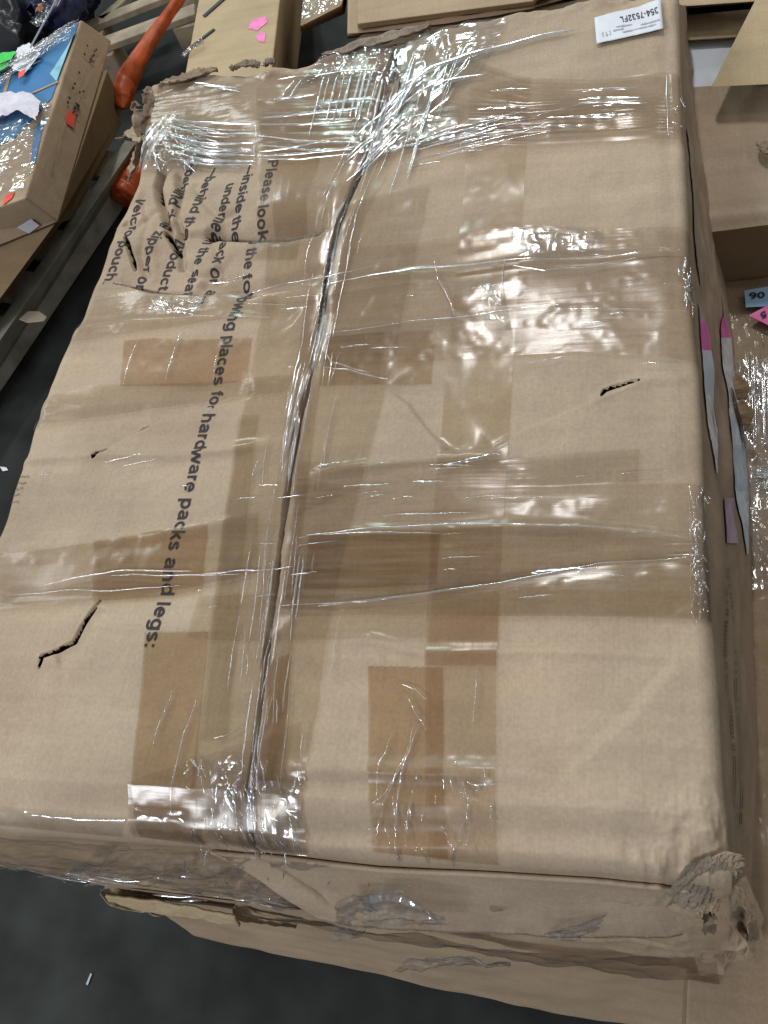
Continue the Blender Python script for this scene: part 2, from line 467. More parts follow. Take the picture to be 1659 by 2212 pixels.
def lid_height(x, y, xl, xr, yf, yb, fine=True, tight=False):
    h = 0.0035 * fbm(x * 5, y * 5, 1, 3) + (0.0002 if tight else 0.0008) * fbm(x * 26, y * 26, 2, 3)
    # soft waves of the board, running across the lid
    h = h + (0.0007 if tight else 0.0014) * np.sin(y * 55 + 2.2 * fbm(x * 3, y * 3, 12, 2)) * smooth(-0.2, 0.5, fbm(x * 4, y * 4, 13, 2))
    # rounded margins
    def rnd(d, r, k=1.0):
        d = np.clip(d, 0, r); return -k * (r - np.sqrt(np.maximum(r * r - (r - d) ** 2, 0)))
    h = h - 0.42 * np.clip(0.050 - (y - yf), 0, 0.050) + rnd(y - yf, 0.014, 1.2)
    h = h + rnd(xr - x, 0.018) + rnd(x - xl, 0.020) + rnd(yb - y, 0.016)

    def groove(px, depth, w, p=1.0, taper=0.08):
        d, s, t = polydist(x, y, PL(px))
        e = smooth(0, taper, t) * smooth(0, taper, 1 - t) if taper else 1.0
        if tight: e = e * .55
        return -depth * np.exp(-(d / w) ** 2) * e

    def slit(px, depth, w, taper=0.15, hole=0.36):
        d, s, t = polydist(x, y, PL(px))
        e = np.sqrt(np.clip(np.minimum(t, 1 - t) / taper, 0, 1))
        if tight: return 0 * x
        lip = .0009 * np.exp(-((d - w) / .0025) ** 2) * e * (s > 0) * (1 + .6 * vnoise(t * 25, t * 0, 79))
        HOLES.append((d + 0.0008 * vnoise(x * 420, y * 420, 77)) < w * hole * e * (0.75 + 0.5 * vnoise(t * 9, t * 0, 78)))
        return lip - depth * np.clip(1 - d / (w * (0.25 + 0.75 * e)), 0, 1) ** 0.8

    def step(px, amount, w, reach, taper=0.15):
        """a fold: ground falls by amount on the left side of travel, fading out over reach"""
        d, s, t = polydist(x, y, PL(px))
        e = smooth(0, taper, t) * smooth(0, taper, 1 - t)
        sd = d * s
        return -amount * smooth(-w, w, sd) * np.exp(-(np.clip(sd, 0, None) / reach) ** 1.5) * e

    def ridge(px, a, w, taper=0.15):
        d, s, t = polydist(x, y, PL(px))
        return a * np.exp(-(d / w) ** 2) * smooth(0, taper, t) * smooth(0, taper, 1 - t)

    # seam between the two lid flaps
    d, s, t = polydist(x, y, seam_w)
    wv = 0.0026 + 0.0022 * (1 - smooth(0.25, 0.55, t)) + 0.001 * vnoise(t * 40, t * 0, 3)
    if not tight: h = h - 0.020 * np.clip(1 - d / (wv * 1.35), 0, 1) ** 0.8
    h = h - 0.0045 * np.exp(-(d / 0.012) ** 2) * (1 - 0.6 * smooth(0.2, 0.6, t))
    # lid pushed in on the left of the seam
    h = h + step([(430, 492), (520, 505), (600, 508), (712, 492)], 0.028, 0.005, 0.036)
    h = h + slit([(436, 494), (520, 505), (600, 507), (708, 492)], 0.010, 0.0052, hole=.55)
    h = h + groove([(430, 492), (520, 506), (620, 506), (705, 490)], 0.016, 0.009)
    h = h + slit([(240, 606), (300, 612), (360, 626), (430, 634), (520, 628), (560, 626)], 0.010, 0.0036, 0.25, hole=.45)
    h = h + step([(230, 600), (320, 622), (420, 634), (560, 618)], 0.010, 0.004, 0.03)
    h = h + groove([(420, 600), (540, 622), (640, 600), (700, 585)], 0.010, 0.013)
    h = h + groove([(470, 560), (520, 640), (640, 690)], 0.006, 0.02)
    # crumpled paper in the corner
    c = crush(x, y)
    h = h + c * (0.006 * fbm(x * 8 + 2, y * 6, 21, 2) + 0.0010 * ridged(x * 22 + 2, y * 14, 24, 2) - 0.009)
    for px_, a_, w_ in (([(345, 345), (332, 390), (340, 430), (352, 470), (366, 505)], .014, .0042), ([(376, 350), (384, 410), (374, 450), (386, 500), (384, 580)], .010, .0045),
                        ([(410, 380), (440, 430), (470, 455), (520, 440)], .005, .006), ([(352, 470), (400, 500), (440, 496)], .008, .005),
                        ([(300, 400), (312, 470), (300, 540), (312, 600)], .007, .006), ([(258, 470), (290, 480), (340, 440)], .005, .006),
                        ([(440, 490), (470, 540), (480, 600)], .005, .007), ([(384, 560), (420, 590), (470, 580)], .005, .006)):
        h = h + groove(px_, a_ * .9, w_ * 1.15)
    h = h + step([(345, 345), (330, 390), (340, 430), (356, 480)], 0.010, 0.004, 0.03)
    h = h + slit([(350, 490), (366, 512), (380, 540)], 0.012, 0.0055, hole=.60)
    h = h + slit([(338, 372), (333, 398), (337, 420)], 0.008, 0.0038, hole=.5)
    h = h + slit([(262, 500), (272, 522), (281, 550), (285, 575)], 0.010, 0.0048, hole=.60)
    h = h + ridge([(358, 350), (362, 420), (370, 490)], 0.007, 0.014)
    h = h + ridge([(290, 400), (320, 500), (330, 600)], 0.005, 0.012)
    # creases and folds of the board
    h = h + step([(206, 992), (240, 962), (300, 930), (365, 902), (470, 873), (560, 850)], 0.0065, 0.0035, 0.05)
    h = h + ridge([(0, 1000), (120, 990), (208, 985), (380, 987), (520, 972), (620, 955)], 0.0045, 0.007)
    h = h + ridge([(660, 1030), (720, 1020), (860, 998), (960, 990), (1090, 982)], 0.005, 0.0065)
    h = h + step([(832, 838), (880, 868), (920, 920), (965, 968), (1015, 985)], 0.004, 0.004, 0.05)
    h = h + step([(1015, 985), (1060, 968), (1120, 930), (1190, 900), (1260, 870), (1390, 822)], 0.005, 0.0035, 0.045)
    h = h + ridge([(1260, 868), (1340, 838), (1400, 822), (1500, 818)], 0.003, 0.008)
    h = h + step([(1190, 1705), (1255, 1640), (1310, 1590), (1360, 1545), (1410, 1485), (1480, 1410)], 0.0038, 0.007, 0.06)
    h = h + ridge([(700, 1385), (800, 1385), (915, 1410), (1150, 1408), (1400, 1418), (1530, 1425)], 0.003, 0.006)
    h = h + ridge([(590, 1660), (760, 1662), (900, 1668), (1090, 1668), (1250, 1690)], 0.005, 0.010)
    h = h + groove([(600, 1692), (780, 1695), (1000, 1702), (1070, 1708)], 0.004, 0.008)
    h = h + ridge([(560, 1830), (800, 1822), (1070, 1822), (1300, 1836), (1500, 1852)], 0.003, 0.010)
    h = h + groove([(560, 1795), (800, 1800), (1070, 1798), (1480, 1830)], 0.005, 0.012)
    h = h + groove([(0, 1808), (200, 1812), (450, 1820), (540, 1828)], 0.010, 0.005)
    h = h + ridge([(0, 1755), (150, 1763), (420, 1772)], 0.003, 0.008)
    h = h + ridge([(820, 600), (1000, 590), (1200, 560), (1480, 545)], 0.003, 0.007)
    h = h + ridge([(60, 740), (200, 705), (420, 690), (560, 690)], 0.003, 0.010)
    h = h + groove([(60, 850), (200, 860), (400, 842), (560, 835)], 0.003, 0.014)
    h = h + groove([(20, 900), (150, 905), (330, 885)], 0.003, 0.012)
    h = h + ridge([(0, 1180), (150, 1175), (400, 1150), (560, 1120)], 0.003, 0.010)
    h = h + groove([(0, 1290), (140, 1290), (400, 1270), (560, 1240)], 0.004, 0.010)
    h = h + groove([(640, 1310), (900, 1285), (1300, 1222), (1500, 1205)], 0.003, 0.008)
    h = h + ridge([(700, 1150), (1250, 1142), (1500, 1172)], 0.003, 0.008)
    h = h + groove([(1440, 30), (1450, 300), (1466, 600), (1490, 900), (1500, 1200)], 0.003, 0.012, taper=.05)
    # tears through the outer paper
    h = h + slit([(84, 1444), (92, 1418), (122, 1408), (140, 1398), (160, 1388), (178, 1352), (196, 1322), (215, 1292)], 0.005, 0.0030, hole=.66)
    h = h + groove([(120, 1430), (165, 1405), (196, 1350), (222, 1310)], 0.004, 0.012)
    h = h + slit([(202, 992), (212, 982), (232, 968)], 0.006, 0.0030, hole=.62)
    h = h + slit([(296, 932), (305, 925), (320, 919)], 0.005, 0.003)
    h = h + slit([(1298, 850), (1306, 838), (1330, 830), (1352, 826), (1384, 822)], 0.005, 0.0030, hole=.62)
    if fine:
        # crumpled back rim and front right corner
        rb = 1 - smooth(0.0, 0.055, yb - y)
        h = h + rb * 0.006 * fbm(x * 20, y * 26, 31, 3)
        k = PL([(1575, 1880)])[0]
        kd = 1 - smooth(0.02, 0.11, np.hypot(x - k[0], (y - k[1]) * 1.2))
        h = h + kd * (0.0045 * ridged(x * 26, y * 15, 44, 3) + .003 * fbm(x * 60, y * 40, 45, 3) - 0.005)
    return h


Hh = lid_height(X, Y, XL, XR, YF, YB)
HOLE = np.any(HOLES, axis=0)
lid_v = np.stack([X, Y, ZT + Hh], -1)


def margins(x, y):
    return (np.interp(y, left_w[:, 1], left_w[:, 0]), np.interp(y, right_w[:, 1], right_w[:, 0]),
            np.interp(x, front_w[:, 0], front_w[:, 1]), np.interp(x, back_w[:, 0], back_w[:, 1]))


def box_blur(a, n):
    for ax in (0, 1):
        k = np.concatenate([np.repeat(a.take([0], ax), n, ax), a, np.repeat(a.take([-1], ax), n, ax)], ax)
        c = np.cumsum(k, ax)
        c = np.concatenate([np.zeros_like(c.take([0], ax)), c], ax)
        m = a.shape[ax]
        a = (c.take(range(2 * n + 1, 2 * n + 1 + m), ax) - c.take(range(0, m), ax)) / (2 * n + 1)
    return a


# the tight skin that film and tape follow: the board without its narrow slits
Hs = box_blur(lid_height(X, Y, XL, XR, YF, YB, tight=True), 3)
Hs = np.maximum(Hs, Hh)


def sample(Hg, x, y):
    """read a lid grid at world points"""
    xl, xr, yf, yb = margins(x, y)
    s = np.clip((x - xl) / (xr - xl), 0, 1); t = np.clip((y - yf) / (yb - yf), 0, 1)
    fi = np.interp(s, S_, np.arange(NS)); fj = np.interp(t, T_, np.arange(NT))
    i = np.clip(fi.astype(int), 0, NS - 2); j = np.clip(fj.astype(int), 0, NT - 2)
    a = fi - i; b = fj - j
    return (Hg[j, i] * (1 - a) * (1 - b) + Hg[j, i + 1] * a * (1 - b) + Hg[j + 1, i] * (1 - a) * b + Hg[j + 1, i + 1] * a * b)


def board(x, y): return ZT + sample(Hh, np.asarray(x, float), np.asarray(y, float))
def skin(x, y): return ZT + sample(Hs, np.asarray(x, float), np.asarray(y, float))


# two lid flaps, split along the seam
F = grid_faces(NT, NS)
fx = X.ravel()[F].mean(1); fy = Y.ravel()[F].mean(1)
sw = seam_w[np.argsort(seam_w[:, 1])]
fs = np.interp(fy, sw[:, 1], sw[:, 0])
gap = 0.0012 + 0.0030 * smooth(0.62, 0.76, fy) * (1 - smooth(0.97, 1.06, fy)) + 0.0006 * vnoise(fy * 60, fy * 0, 9)
hol = HOLE.ravel()[F].sum(1) >= 2
for m_ in ((fx < fs - gap) & ~hol, (fx > fs + gap) & ~hol):
    sub = F[m_]; used, inv = np.unique(sub, return_inverse=True)
    mesh_np('lid_flap', lid_v.reshape(-1, 3)[used], inv.reshape(-1, 4), K_TOP, box)

# walls of the carton -----------------------------------------------------------
low_px = [(-330, 1800), (0, 1868), (110, 1884), (215, 1901), (500, 1941), (750, 1980), (1000, 2022), (1200, 2060), (1400, 2084), (1560, 2098)]
A = lid_v[0]; B = PL(low_px, ZM + 0.003)
G = ruled(A, B, 60, 420)
tt = np.linspace(0, 1, 60)[:, None]
bul = np.sin(tt * np.pi) * 0.012 + 0.005 * fbm(G[..., 0] * 9, G[..., 2] * 14, 61, 3)
bul = bul - 0.012 * np.exp(-((tt - 0.55) / 0.035) ** 2) * smooth(-0.35, -0.2, G[..., 0]) + 0.004 * ridged(G[..., 0] * 12, G[..., 2] * 30, 63, 3) * smooth(-0.1, 0.02, G[..., 0])
bul = bul * np.clip(tt * 6, 0, 1)
G[..., 1] -= bul
def pix(Q):
    c = (Q - np.array([0, 0, CZ])) @ RC.T
    return PW / 2 + F_PX * c[..., 0] / c[..., 2], PH / 2 + F_PX * c[..., 1] / c[..., 2]


FRONT = G
fu, fv = pix(G.reshape(-1, 3)[grid_faces(60, 420)].mean(1))
wob_ = 5 * vnoise(fu * .12, fv * .12, 5)
keep = ~((fu > 1517 + wob_) & (fu < 1546 + wob_) & (fv > 1962 + wob_) & (fv < 2016 + wob_))
mesh_np('front_panel', G.reshape(-1, 3), grid_faces(60, 420)[keep], K_SIDE, box)

side_px = [(1484, 0), (1488, 50), (1494, 91), (1508, 154), (1503, 176), (1513, 248), (1527, 331), (1548, 455), (1566, 607), (1585, 738), (1590, 822), (1607, 921),
           (1616, 1032), (1623, 1215), (1625, 1296), (1631, 1487), (1637, 1597), (1631, 1751), (1624, 1900), (1632, 1957)]
A = lid_v[::-1, -1]; B = PL(side_px, 0.35)
G = ruled(A, B, 40, 420)
tt = np.linspace(0, 1, 40)[:, None]
G[..., 0] += (0.004 * fbm(G[..., 1] * 10, G[..., 2] * 20, 71, 3) + 0.001 * ridged(G[..., 1] * 7, tt * 3 + 0 * G[..., 1], 73, 2)) * np.sin(tt * np.pi)
SIDE = G
mesh_np('side_panel', G.reshape(-1, 3), grid_faces(40, 420), K_SIDE, box)
G2 = ruled(G[-1], G[-1] * [1, 1, 0] + [-0.004, 0, ZM + 0.004], 4, 420)
mesh_np('side_panel', G2.reshape(-1, 3), grid_faces(4, 420), K_SIDE, box)
for nm, e in (('end_panel', lid_v[-1]), ('end_panel', lid_v[:, 0])):
    G = ruled(e, e * [1, 1, 0] + [0, 0, ZM + 0.004], 20, 300)
    mesh_np(nm, G.reshape(-1, 3), grid_faces(20, 300), K_SIDE, box)

# outer flap of the front: ends in a ragged lip above the lower layer
A = resample(FRONT[1], 420)[175:400]; 
lip_px = [(700, 1935), (760, 1946), (860, 1950), (1000, 1953), (1200, 1957), (1330, 1957), (1440, 1962), (1500, 1950), (1540, 1935)]
B = PL(lip_px, 0.52)
G = ruled(A, B, 24, 260); tt = np.linspace(0, 1, 24)[:, None]
G[..., 1] -= 0.0012 + 0.022 * tt ** 1.5 + 0.003 * tt * fbm(G[..., 0] * 14, tt * 3 + 0 * G[..., 0], 81, 3)
G[..., 2] += 0.002 * ridged(G[..., 0] * 50, tt * 2 + 0 * G[..., 0], 83, 3) * tt
solidify(mesh_np('outer_flap', G.reshape(-1, 3), grid_faces(24, 260), K_TOP, box), 0.004)

# ------------------------------------------------------------------ printing on the lid
STK = 0.165


def arc(cx, cy, rx, ry, a0, a1, n=18):
    t = np.radians(np.linspace(a0, a1, n)); return [(cx + rx * math.cos(k), cy + ry * math.sin(k)) for k in t]


def glyph(ch):
    """centre lines of a plain grotesque letter (capital height 1) and its advance"""
    X = .73; h = STK / 2; ob = (.36, X / 2); rx, ry = .255, X / 2 - h + .012
    full = lambda cx: arc(cx, X / 2, rx, ry, 0, 360, 30)
    if ch == ' ': return [], .36
    if ch == 'o': return [full(.385)], .77
    if ch == 'c': return [arc(.38, X / 2, rx, ry, 42, 318, 24)], .70
    if ch == 'e': return [[(.38 - rx, .38), (.38 + rx + .06, .38)], arc(.38, X / 2, rx, ry, 4, 320, 26)], .76
    if ch == 'a': return [arc(.36, .49, .225, X - h - .49 + .012, 160, 0, 14) + [(.585, .14), (.625, 0)],
                          [(.585, .415), (.33, .37)] + arc(.325, .22, .20, .150, 90, 270, 12) + arc(.34, .30, .245, .23, 270, 340, 6)], .76
    if ch == 'b': return [[(.14, 0), (.14, 1)], full(.40)], .77
    if ch == 'd': return [[(.63, 0), (.63, 1)], full(.37)], .77
    if ch == 'p': return [[(.14, -.28), (.14, X)], full(.40)], .77
    if ch == 'g': return [[(.63, X), (.63, .0)] + arc(.37, -.03, .26, .19, 0, -150, 14), full(.37)], .77
    if ch == 'h': return [[(.14, 0), (.14, 1)], [(.14, .36)] + arc(.37, .43, .23, X - h - .43 + .012, 170, 0, 14) + [(.60, 0)]], .75
    if ch == 'n': return [[(.14, 0), (.14, X)], [(.14, .36)] + arc(.37, .43, .23, X - h - .43 + .012, 170, 0, 14) + [(.60, 0)]], .75
    if ch == 'm': return [[(.14, 0), (.14, X)], [(.14, .38)] + arc(.335, .45, .195, X - h - .45 + .012, 170, 0, 12) + [(.53, 0)],
                          [(.53, .38)] + arc(.725, .45, .195, X - h - .45 + .012, 170, 0, 12) + [(.92, 0)]], 1.07
    if ch == 'u': return [[(.60, X), (.60, 0)], [(.13, X), (.13, .30)] + arc(.36, .30, .23, .30 - h + .012, 180, 350, 14) + [(.60, .36)]], .75
    if ch == 'r': return [[(.14, 0), (.14, X)], [(.14, .36)] + arc(.40, .38, .25, X - h - .38, 165, 85, 10)], .47
    if ch == 'i': return [[(.15, 0), (.15, X)], [(.15, .85), (.15, 1.0)]], .30
    if ch == 'l': return [[(.15, 0), (.15, 1)]], .30
    if ch == 't': return [[(.19, .92), (.19, .18)] + arc(.30, .18, .11, .105, 180, 275, 8) + [(.38, h - .01)], [(.02, X - h + .02), (.38, X - h + .02)]], .40
    if ch == 'f': return [[(.39, 1 - h), (.33, 1 - h)] + arc(.31, .80, .12, .12, 90, 180, 8) + [(.19, 0)], [(.02, X - h + .02), (.38, X - h + .02)]], .38
    if ch == 'k': return [[(.14, 0), (.14, 1)], [(.18, .28), (.56, X)], [(.30, .42), (.62, 0)]], .68
    if ch == 's': return [arc(.345, .53, .20, .128, 20, 180, 12) + [(.16, .47), (.25, .40), (.44, .33), (.535, .26)] + arc(.345, .205, .215, .138, 0, -165, 12)], .69
    if ch == 'v': return [[(.07, X), (.35, 0)], [(.61, X), (.33, 0)]], .68
    if ch == 'w': return [[(.06, X), (.28, 0)], [(.50, X), (.26, 0)], [(.48, X), (.72, 0)], [(.92, X), (.70, 0)]], .98
    if ch == 'z': return [[(.07, X - h), (.60, X - h)], [(.54, X - h), (.12, h)], [(.05, h), (.61, h)]], .66
    if ch == 'P': return [[(.17, 0), (.17, 1)], [(.17, 1 - h), (.50, 1 - h)] + arc(.50, .705, .21, 1 - h - .705, 90, -90, 12) + [(.17, .41 + h)]], .88
    if ch == ',': return [[(.16, .15), (.16, 0)], [(.18, .02), (.11, -.16)]], .36
    if ch == '.': return [[(.17, 0), (.17, .16)]], .36
    if ch == ':': return [[(.17, 0), (.17, .16)], [(.17, .52), (.17, .68)]], .36
    if ch == '\u2014': return [[(.0, .36), (1.0, .36)]], 1.0
    if ch == '-': return [[(.06, .36), (.38, .36)]], .44
    if ch == '(': return [arc(.42, .4, .26, .62, 120, 240, 12)], .42
    if ch == ')': return [arc(.0, .4, .26, .62, 60, -60, 12)], .42
    if ch == '0': return [arc(.385, .5, .245, .5 - h, 0, 360, 30)], .77
    if ch == '1': return [[(.42, 0), (.42, 1)], [(.40, .88), (.16, .74)]], .77
    if ch == '2': return [arc(.37, .70, .24, .22, 165, -30, 16) + [(.46, .45), (.22, .25), (.14, h)], [(.09, h), (.64, h)]], .77
    if ch == '3': return [arc(.36, .725, .22, .195, 160, -90, 16) , arc(.36, .285, .25, .205, 90, -160, 18)], .77
    if ch == '4': return [[(.50, 0), (.50, 1)], [(.50, .98), (.10, .32)], [(.05, .28), (.68, .28)]], .77
    if ch == '5': return [[(.60, 1 - h), (.20, 1 - h)], [(.22, .98), (.15, .50)], [(.15, .50)] + arc(.36, .33, .255, .25, 130, -155, 20)], .77
    if ch == '6': return [arc(.38, .32, .245, .24, 0, 360, 26), arc(.46, .46, .325, .47, 78, 185, 14)], .77
    if ch == '7': return [[(.10, 1 - h), (.66, 1 - h)], [(.62, .95), (.40, .45), (.32, 0)]], .77
    if ch == 'F': return [[(.18, 0), (.18, 1)], [(.18, 1 - h), (.70, 1 - h)], [(.18, .50), (.62, .50)]], .80
    if ch == 'L': return [[(.18, 0), (.18, 1)], [(.18, h), (.68, h)]], .74
    return [], .5


def text_geo(s, stroke=STK):
    V, Fc, pen, n0, k = [], [], 0.0, 0, 0
    for ch in s:
        paths, adv = glyph(ch)
        for p in paths:
            p = np.array(p, float)
            L_ = np.linalg.norm(np.diff(p, axis=0), axis=1).sum()
            if len(p) < 6:
                q = []
                for a, b in zip(p[:-1], p[1:]):
                    m = max(2, int(np.linalg.norm(b - a) / .12) + 1)
                    q += [a + (b - a) * t for t in np.linspace(0, 1, m, endpoint=False)]
                p = np.array(q + [p[-1]])
            d = np.gradient(p, axis=0)
            if np.allclose(p[0], p[-1]): d[0] = d[-1] = p[1] - p[-2]
            d /= np.linalg.norm(d, axis=1, keepdims=True) + 1e-9
            e = np.stack([-d[:, 1], d[:, 0]], 1) * stroke / 2
            m = len(p)
            for side in (e, 0 * e, -e):
                V.append(np.column_stack([p + side + [pen, 0], np.full(m, k * 1.0)]))
            Fc.append(grid_faces(3, m) + n0); n0 += 3 * m; k = (k + 1) % 4
        pen += adv
    return np.concatenate(V), np.concatenate(Fc), pen


def printed(name, s, p0, p1, height, mat, parent, surf=None, lift=0.0007, bold=0.0, up=None):
    """letters from p0 to p1 (world, baseline), conformed to a surface; up = direction of letter tops"""
    co, fc, w = text_geo(s, STK + bold)
    p0 = np.asarray(p0, float); p1 = np.asarray(p1, float)
    d = p1 - p0; Ld = np.linalg.norm(d); d = d / Ld
    if up is None:
        up = np.array([-d[1], d[0], 0.0]); up /= np.linalg.norm(up)
    q = p0 + np.outer(co[:, 0] * Ld / w, d) + np.outer(co[:, 1] * height, up)
    li = lift + co[:, 2] * 0.00007
    if surf is not None:
        q[:, 2] = surf(q[:, 0], q[:, 1]) + li
    else:
        q[:, 2] = q[:, 2] + li
    return mesh_np(name, q, fc, mat, parent, False)


def line_on_lid(s, a, b, height=0.0170):
    pa, pb = P(*a), P(*b)
    d = (pb - pa) / np.linalg.norm(pb - pa); up = np.array([-d[1], d[0], 0])
    # marks give mid height of the letters: move down to the baseline
    off = -up * height * 0.36
    printed('printed_line', s, pa + off, pb + off, height, INK, box, board)


line_on_lid('Please look in the following places for hardware packs and legs:', (589, 348), (321, 1401))
line_on_lid('\u2014inside the back or arm,', (540, 356), (424, 668))
line_on_lid('underneath the seat,', (494, 388), (391, 635))
line_on_lid('\u2014behind the product,', (455, 346), (334, 620))
line_on_lid('\u2014behind the zipper or', (409, 330), (288, 612))
line_on_lid('velcro pouch.', (298, 418), (225, 612))


def marks(name, quads, mat, parent, surf=None):
    """small printed strokes in one mesh: (centre, half along, half across, dir)"""
    V = []; Fc = []
    for c, a, b, d in quads:
        d = np.array([d[0], d[1], 0.0]) / np.linalg.norm(d[:2]); e = np.array([-d[1], d[0], 0])
        k = len(V)
        for sa, sb in ((-1, -1), (1, -1), (1, 1), (-1, 1)):
            p = np.asarray(c, float) + d * a * sa + e * b * sb
            if surf is not None: p[2] = surf(np.array([p[0]]), np.array([p[1]]))[0] + 0.0009
            V.append(p)
        Fc.append((k, k + 1, k + 2, k + 3))
    return mesh_np(name, np.array(V), np.array(Fc), mat, parent, False)


# faint ink ticks near the left margin and a scuffed dashed rule down the left flap
q = []
for r in range(5):
    for c in range(3):
        u = 46 - r * 7 + c * 8 + random.uniform(-2, 2); v = 1030 + r * 13 + random.uniform(-2, 2)
        q.append((P(u, v), 0.0022, 0.0009, (1, random.uniform(-.5, .5))))
marks('ink_mark', q, INK_FAINT, box, board)['kind'] = 'stuff'

# ------------------------------------------------------------------ tape and film on the lid
def lay(name, Apx, Bpx, mat, lift=0.0016, nr=40, nc=160, wav=0.0, wscale=(6, 140), seed=1, ragged=0.0, crinkle=0.0, cscale=45, bridge=True, parent=None, kind=None, zpl=ZT):
    """a strip lying on the lid between edge A and edge B"""
    G = ruled(PL(Apx, zpl), PL(Bpx, zpl), nr, nc)
    uu = np.linspace(0, 1, nc)[None, :] * np.linalg.norm(G[0, -1] - G[0, 0]) + 0 * G[..., 0]
    vv = np.linspace(0, 1, nr)[:, None] * np.linalg.norm(G[-1, 0] - G[0, 0]) + 0 * G[..., 0]
    if ragged:
        e = ragged * (vnoise(vv * 900, uu * 0, seed + 4) > 0) * 1.0
        dirn = (G[0, 1] - G[0, 0]) / np.linalg.norm(G[0, 1] - G[0, 0])
        G[:, 0] += dirn * e[:, :1]
    z = (skin if bridge else board)(G[..., 0], G[..., 1]) + lift
    if wav:
        z = z + (0.30 if seed in (31, 32) else 0.12) * wav * (fbm(uu * wscale[0], vv * wscale[1], seed, 3) + 0.6)
    if crinkle:
        eu = np.linspace(0, 1, nc)[None, :]; ev = np.linspace(0, 1, nr)[:, None]
        env = np.clip(np.minimum(np.minimum(eu, 1 - eu), np.minimum(ev, 1 - ev)) * 4 + .3 * vnoise(uu * 30, vv * 30, seed + 2), 0, 1)
        z = z + 1.25 * crinkle * env * (ridged(uu * cscale * .42, vv * cscale * .42, seed + 9, 3) + 0.9).clip(0)
    G[..., 2] = z
    if grid_normals(G)[..., 2].mean() < 0: G = G[::-1]
    o = mesh_np(name, np.ascontiguousarray(G).reshape(-1, 3), grid_faces(nr, nc), mat, parent or box)
    if kind: o['kind'] = kind
    return o


# brown packing tape
lay('packing_tape', [(1016, 190), (1003, 420), (978, 660), (955, 880), (940, 1050), (926, 1250), (916, 1437)],
    [(1146, 164), (1133, 400), (1117, 660), (1101, 900), (1091, 1060), (1077, 1320), (1072, 1437)], TAPE2, 0.0014, 24, 200, wav=.0003, seed=3)
lay('packing_tape', [(794, 1437), (795, 1600), (796, 1760), (794, 1835)], [(956, 1440), (958, 1620), (960, 1780), (960, 1850)], TAPE, 0.0016, 40, 120, wav=.0004, seed=5, ragged=.003)
lay('packing_tape', [(936, 1270), (918, 1440), (918, 1620), (919, 1780), (920, 1850)], [(1080, 1270), (1072, 1446), (1071, 1640), (1070, 1790), (1069, 1862)], TAPE2, 0.0022, 24, 140, wav=.0004, seed=6)
lay('packing_tape', [(314, 1366), (303, 1500), (288, 1660), (276, 1800)], [(449, 1361), (436, 1500), (425, 1640), (412, 1816)], TAPE, 0.0016, 40, 120, wav=.0004, seed=7, ragged=.003)
lay('packing_tape', [(268, 737), (330, 731), (440, 735), (545, 727)], [(262, 838), (330, 836), (440, 833), (535, 820)], TAPE, 0.0014, 24, 80, wav=.0004, seed=8)
lay('packing_tape', [(705, 727), (800, 720), (942, 712)], [(690, 838), (800, 833), (930, 828)], TAPE, 0.0014, 24, 80, wav=.0004, seed=9)
lay('packing_tape', [(204, 1170), (330, 1150), (452, 1136)], [(200, 1300), (330, 1290), (436, 1275)], TAPE, 0.0014, 24, 80, wav=.0004, seed=10)
lay('packing_tape', [(668, 1158), (800, 1158), (952, 1156)], [(655, 1275), (800, 1270), (943, 1262)], TAPE, 0.0014, 24, 80, wav=.0004, seed=11)
lay('packing_tape', [(572, 1430), (575, 1500), (565, 1600), (556, 1700)], [(628, 1412), (622, 1500), (612, 1600), (600, 1700)], TAPE, 0.0016, 16, 70, seed=12)
lay('packing_tape', [(556, 170), (600, 165), (690, 150), (800, 125)], [(552, 330), (600, 325), (690, 300), (770, 285)], TAPE2, 0.0016, 24, 80, wav=.0006, seed=13)
lay('packing_tape', [(700, 320), (665, 420), (640, 560)], [(560, 330), (556, 420), (540, 560)], TAPE2, 0.0014, 24, 80, wav=.0006, seed=14)
# clear tape along the seam
lay('clear_tape', [(600, 330), (575, 560), (560, 700), (525, 900), (480, 1150), (440, 1440), (420, 1640), (396, 1800)],
    [(860, 330), (790, 470), (720, 690), (684, 900), (655, 1150), (628, 1440), (620, 1640), (612, 1840)], FILMV, 0.0020, 50, 240, wav=.0008, wscale=(4, 130), seed=21)
lay('clear_tape', [(745, 440), (708, 640), (668, 860), (640, 1050), (600, 1300), (565, 1560), (530, 1830)],
    [(930, 400), (880, 640), (838, 830), (790, 1010), (720, 1300), (690, 1500), (660, 1690)], FILMV, 0.0026, 40, 200, wav=.0006, wscale=(4, 120), seed=22)
lay('clear_tape', [(520, 900), (495, 1050), (470, 1250), (448, 1440), (432, 1600)], [(562, 900), (540, 1080), (520, 1260), (505, 1440), (492, 1600)], FILMV, 0.0030, 16, 120, wav=.0005, seed=23)

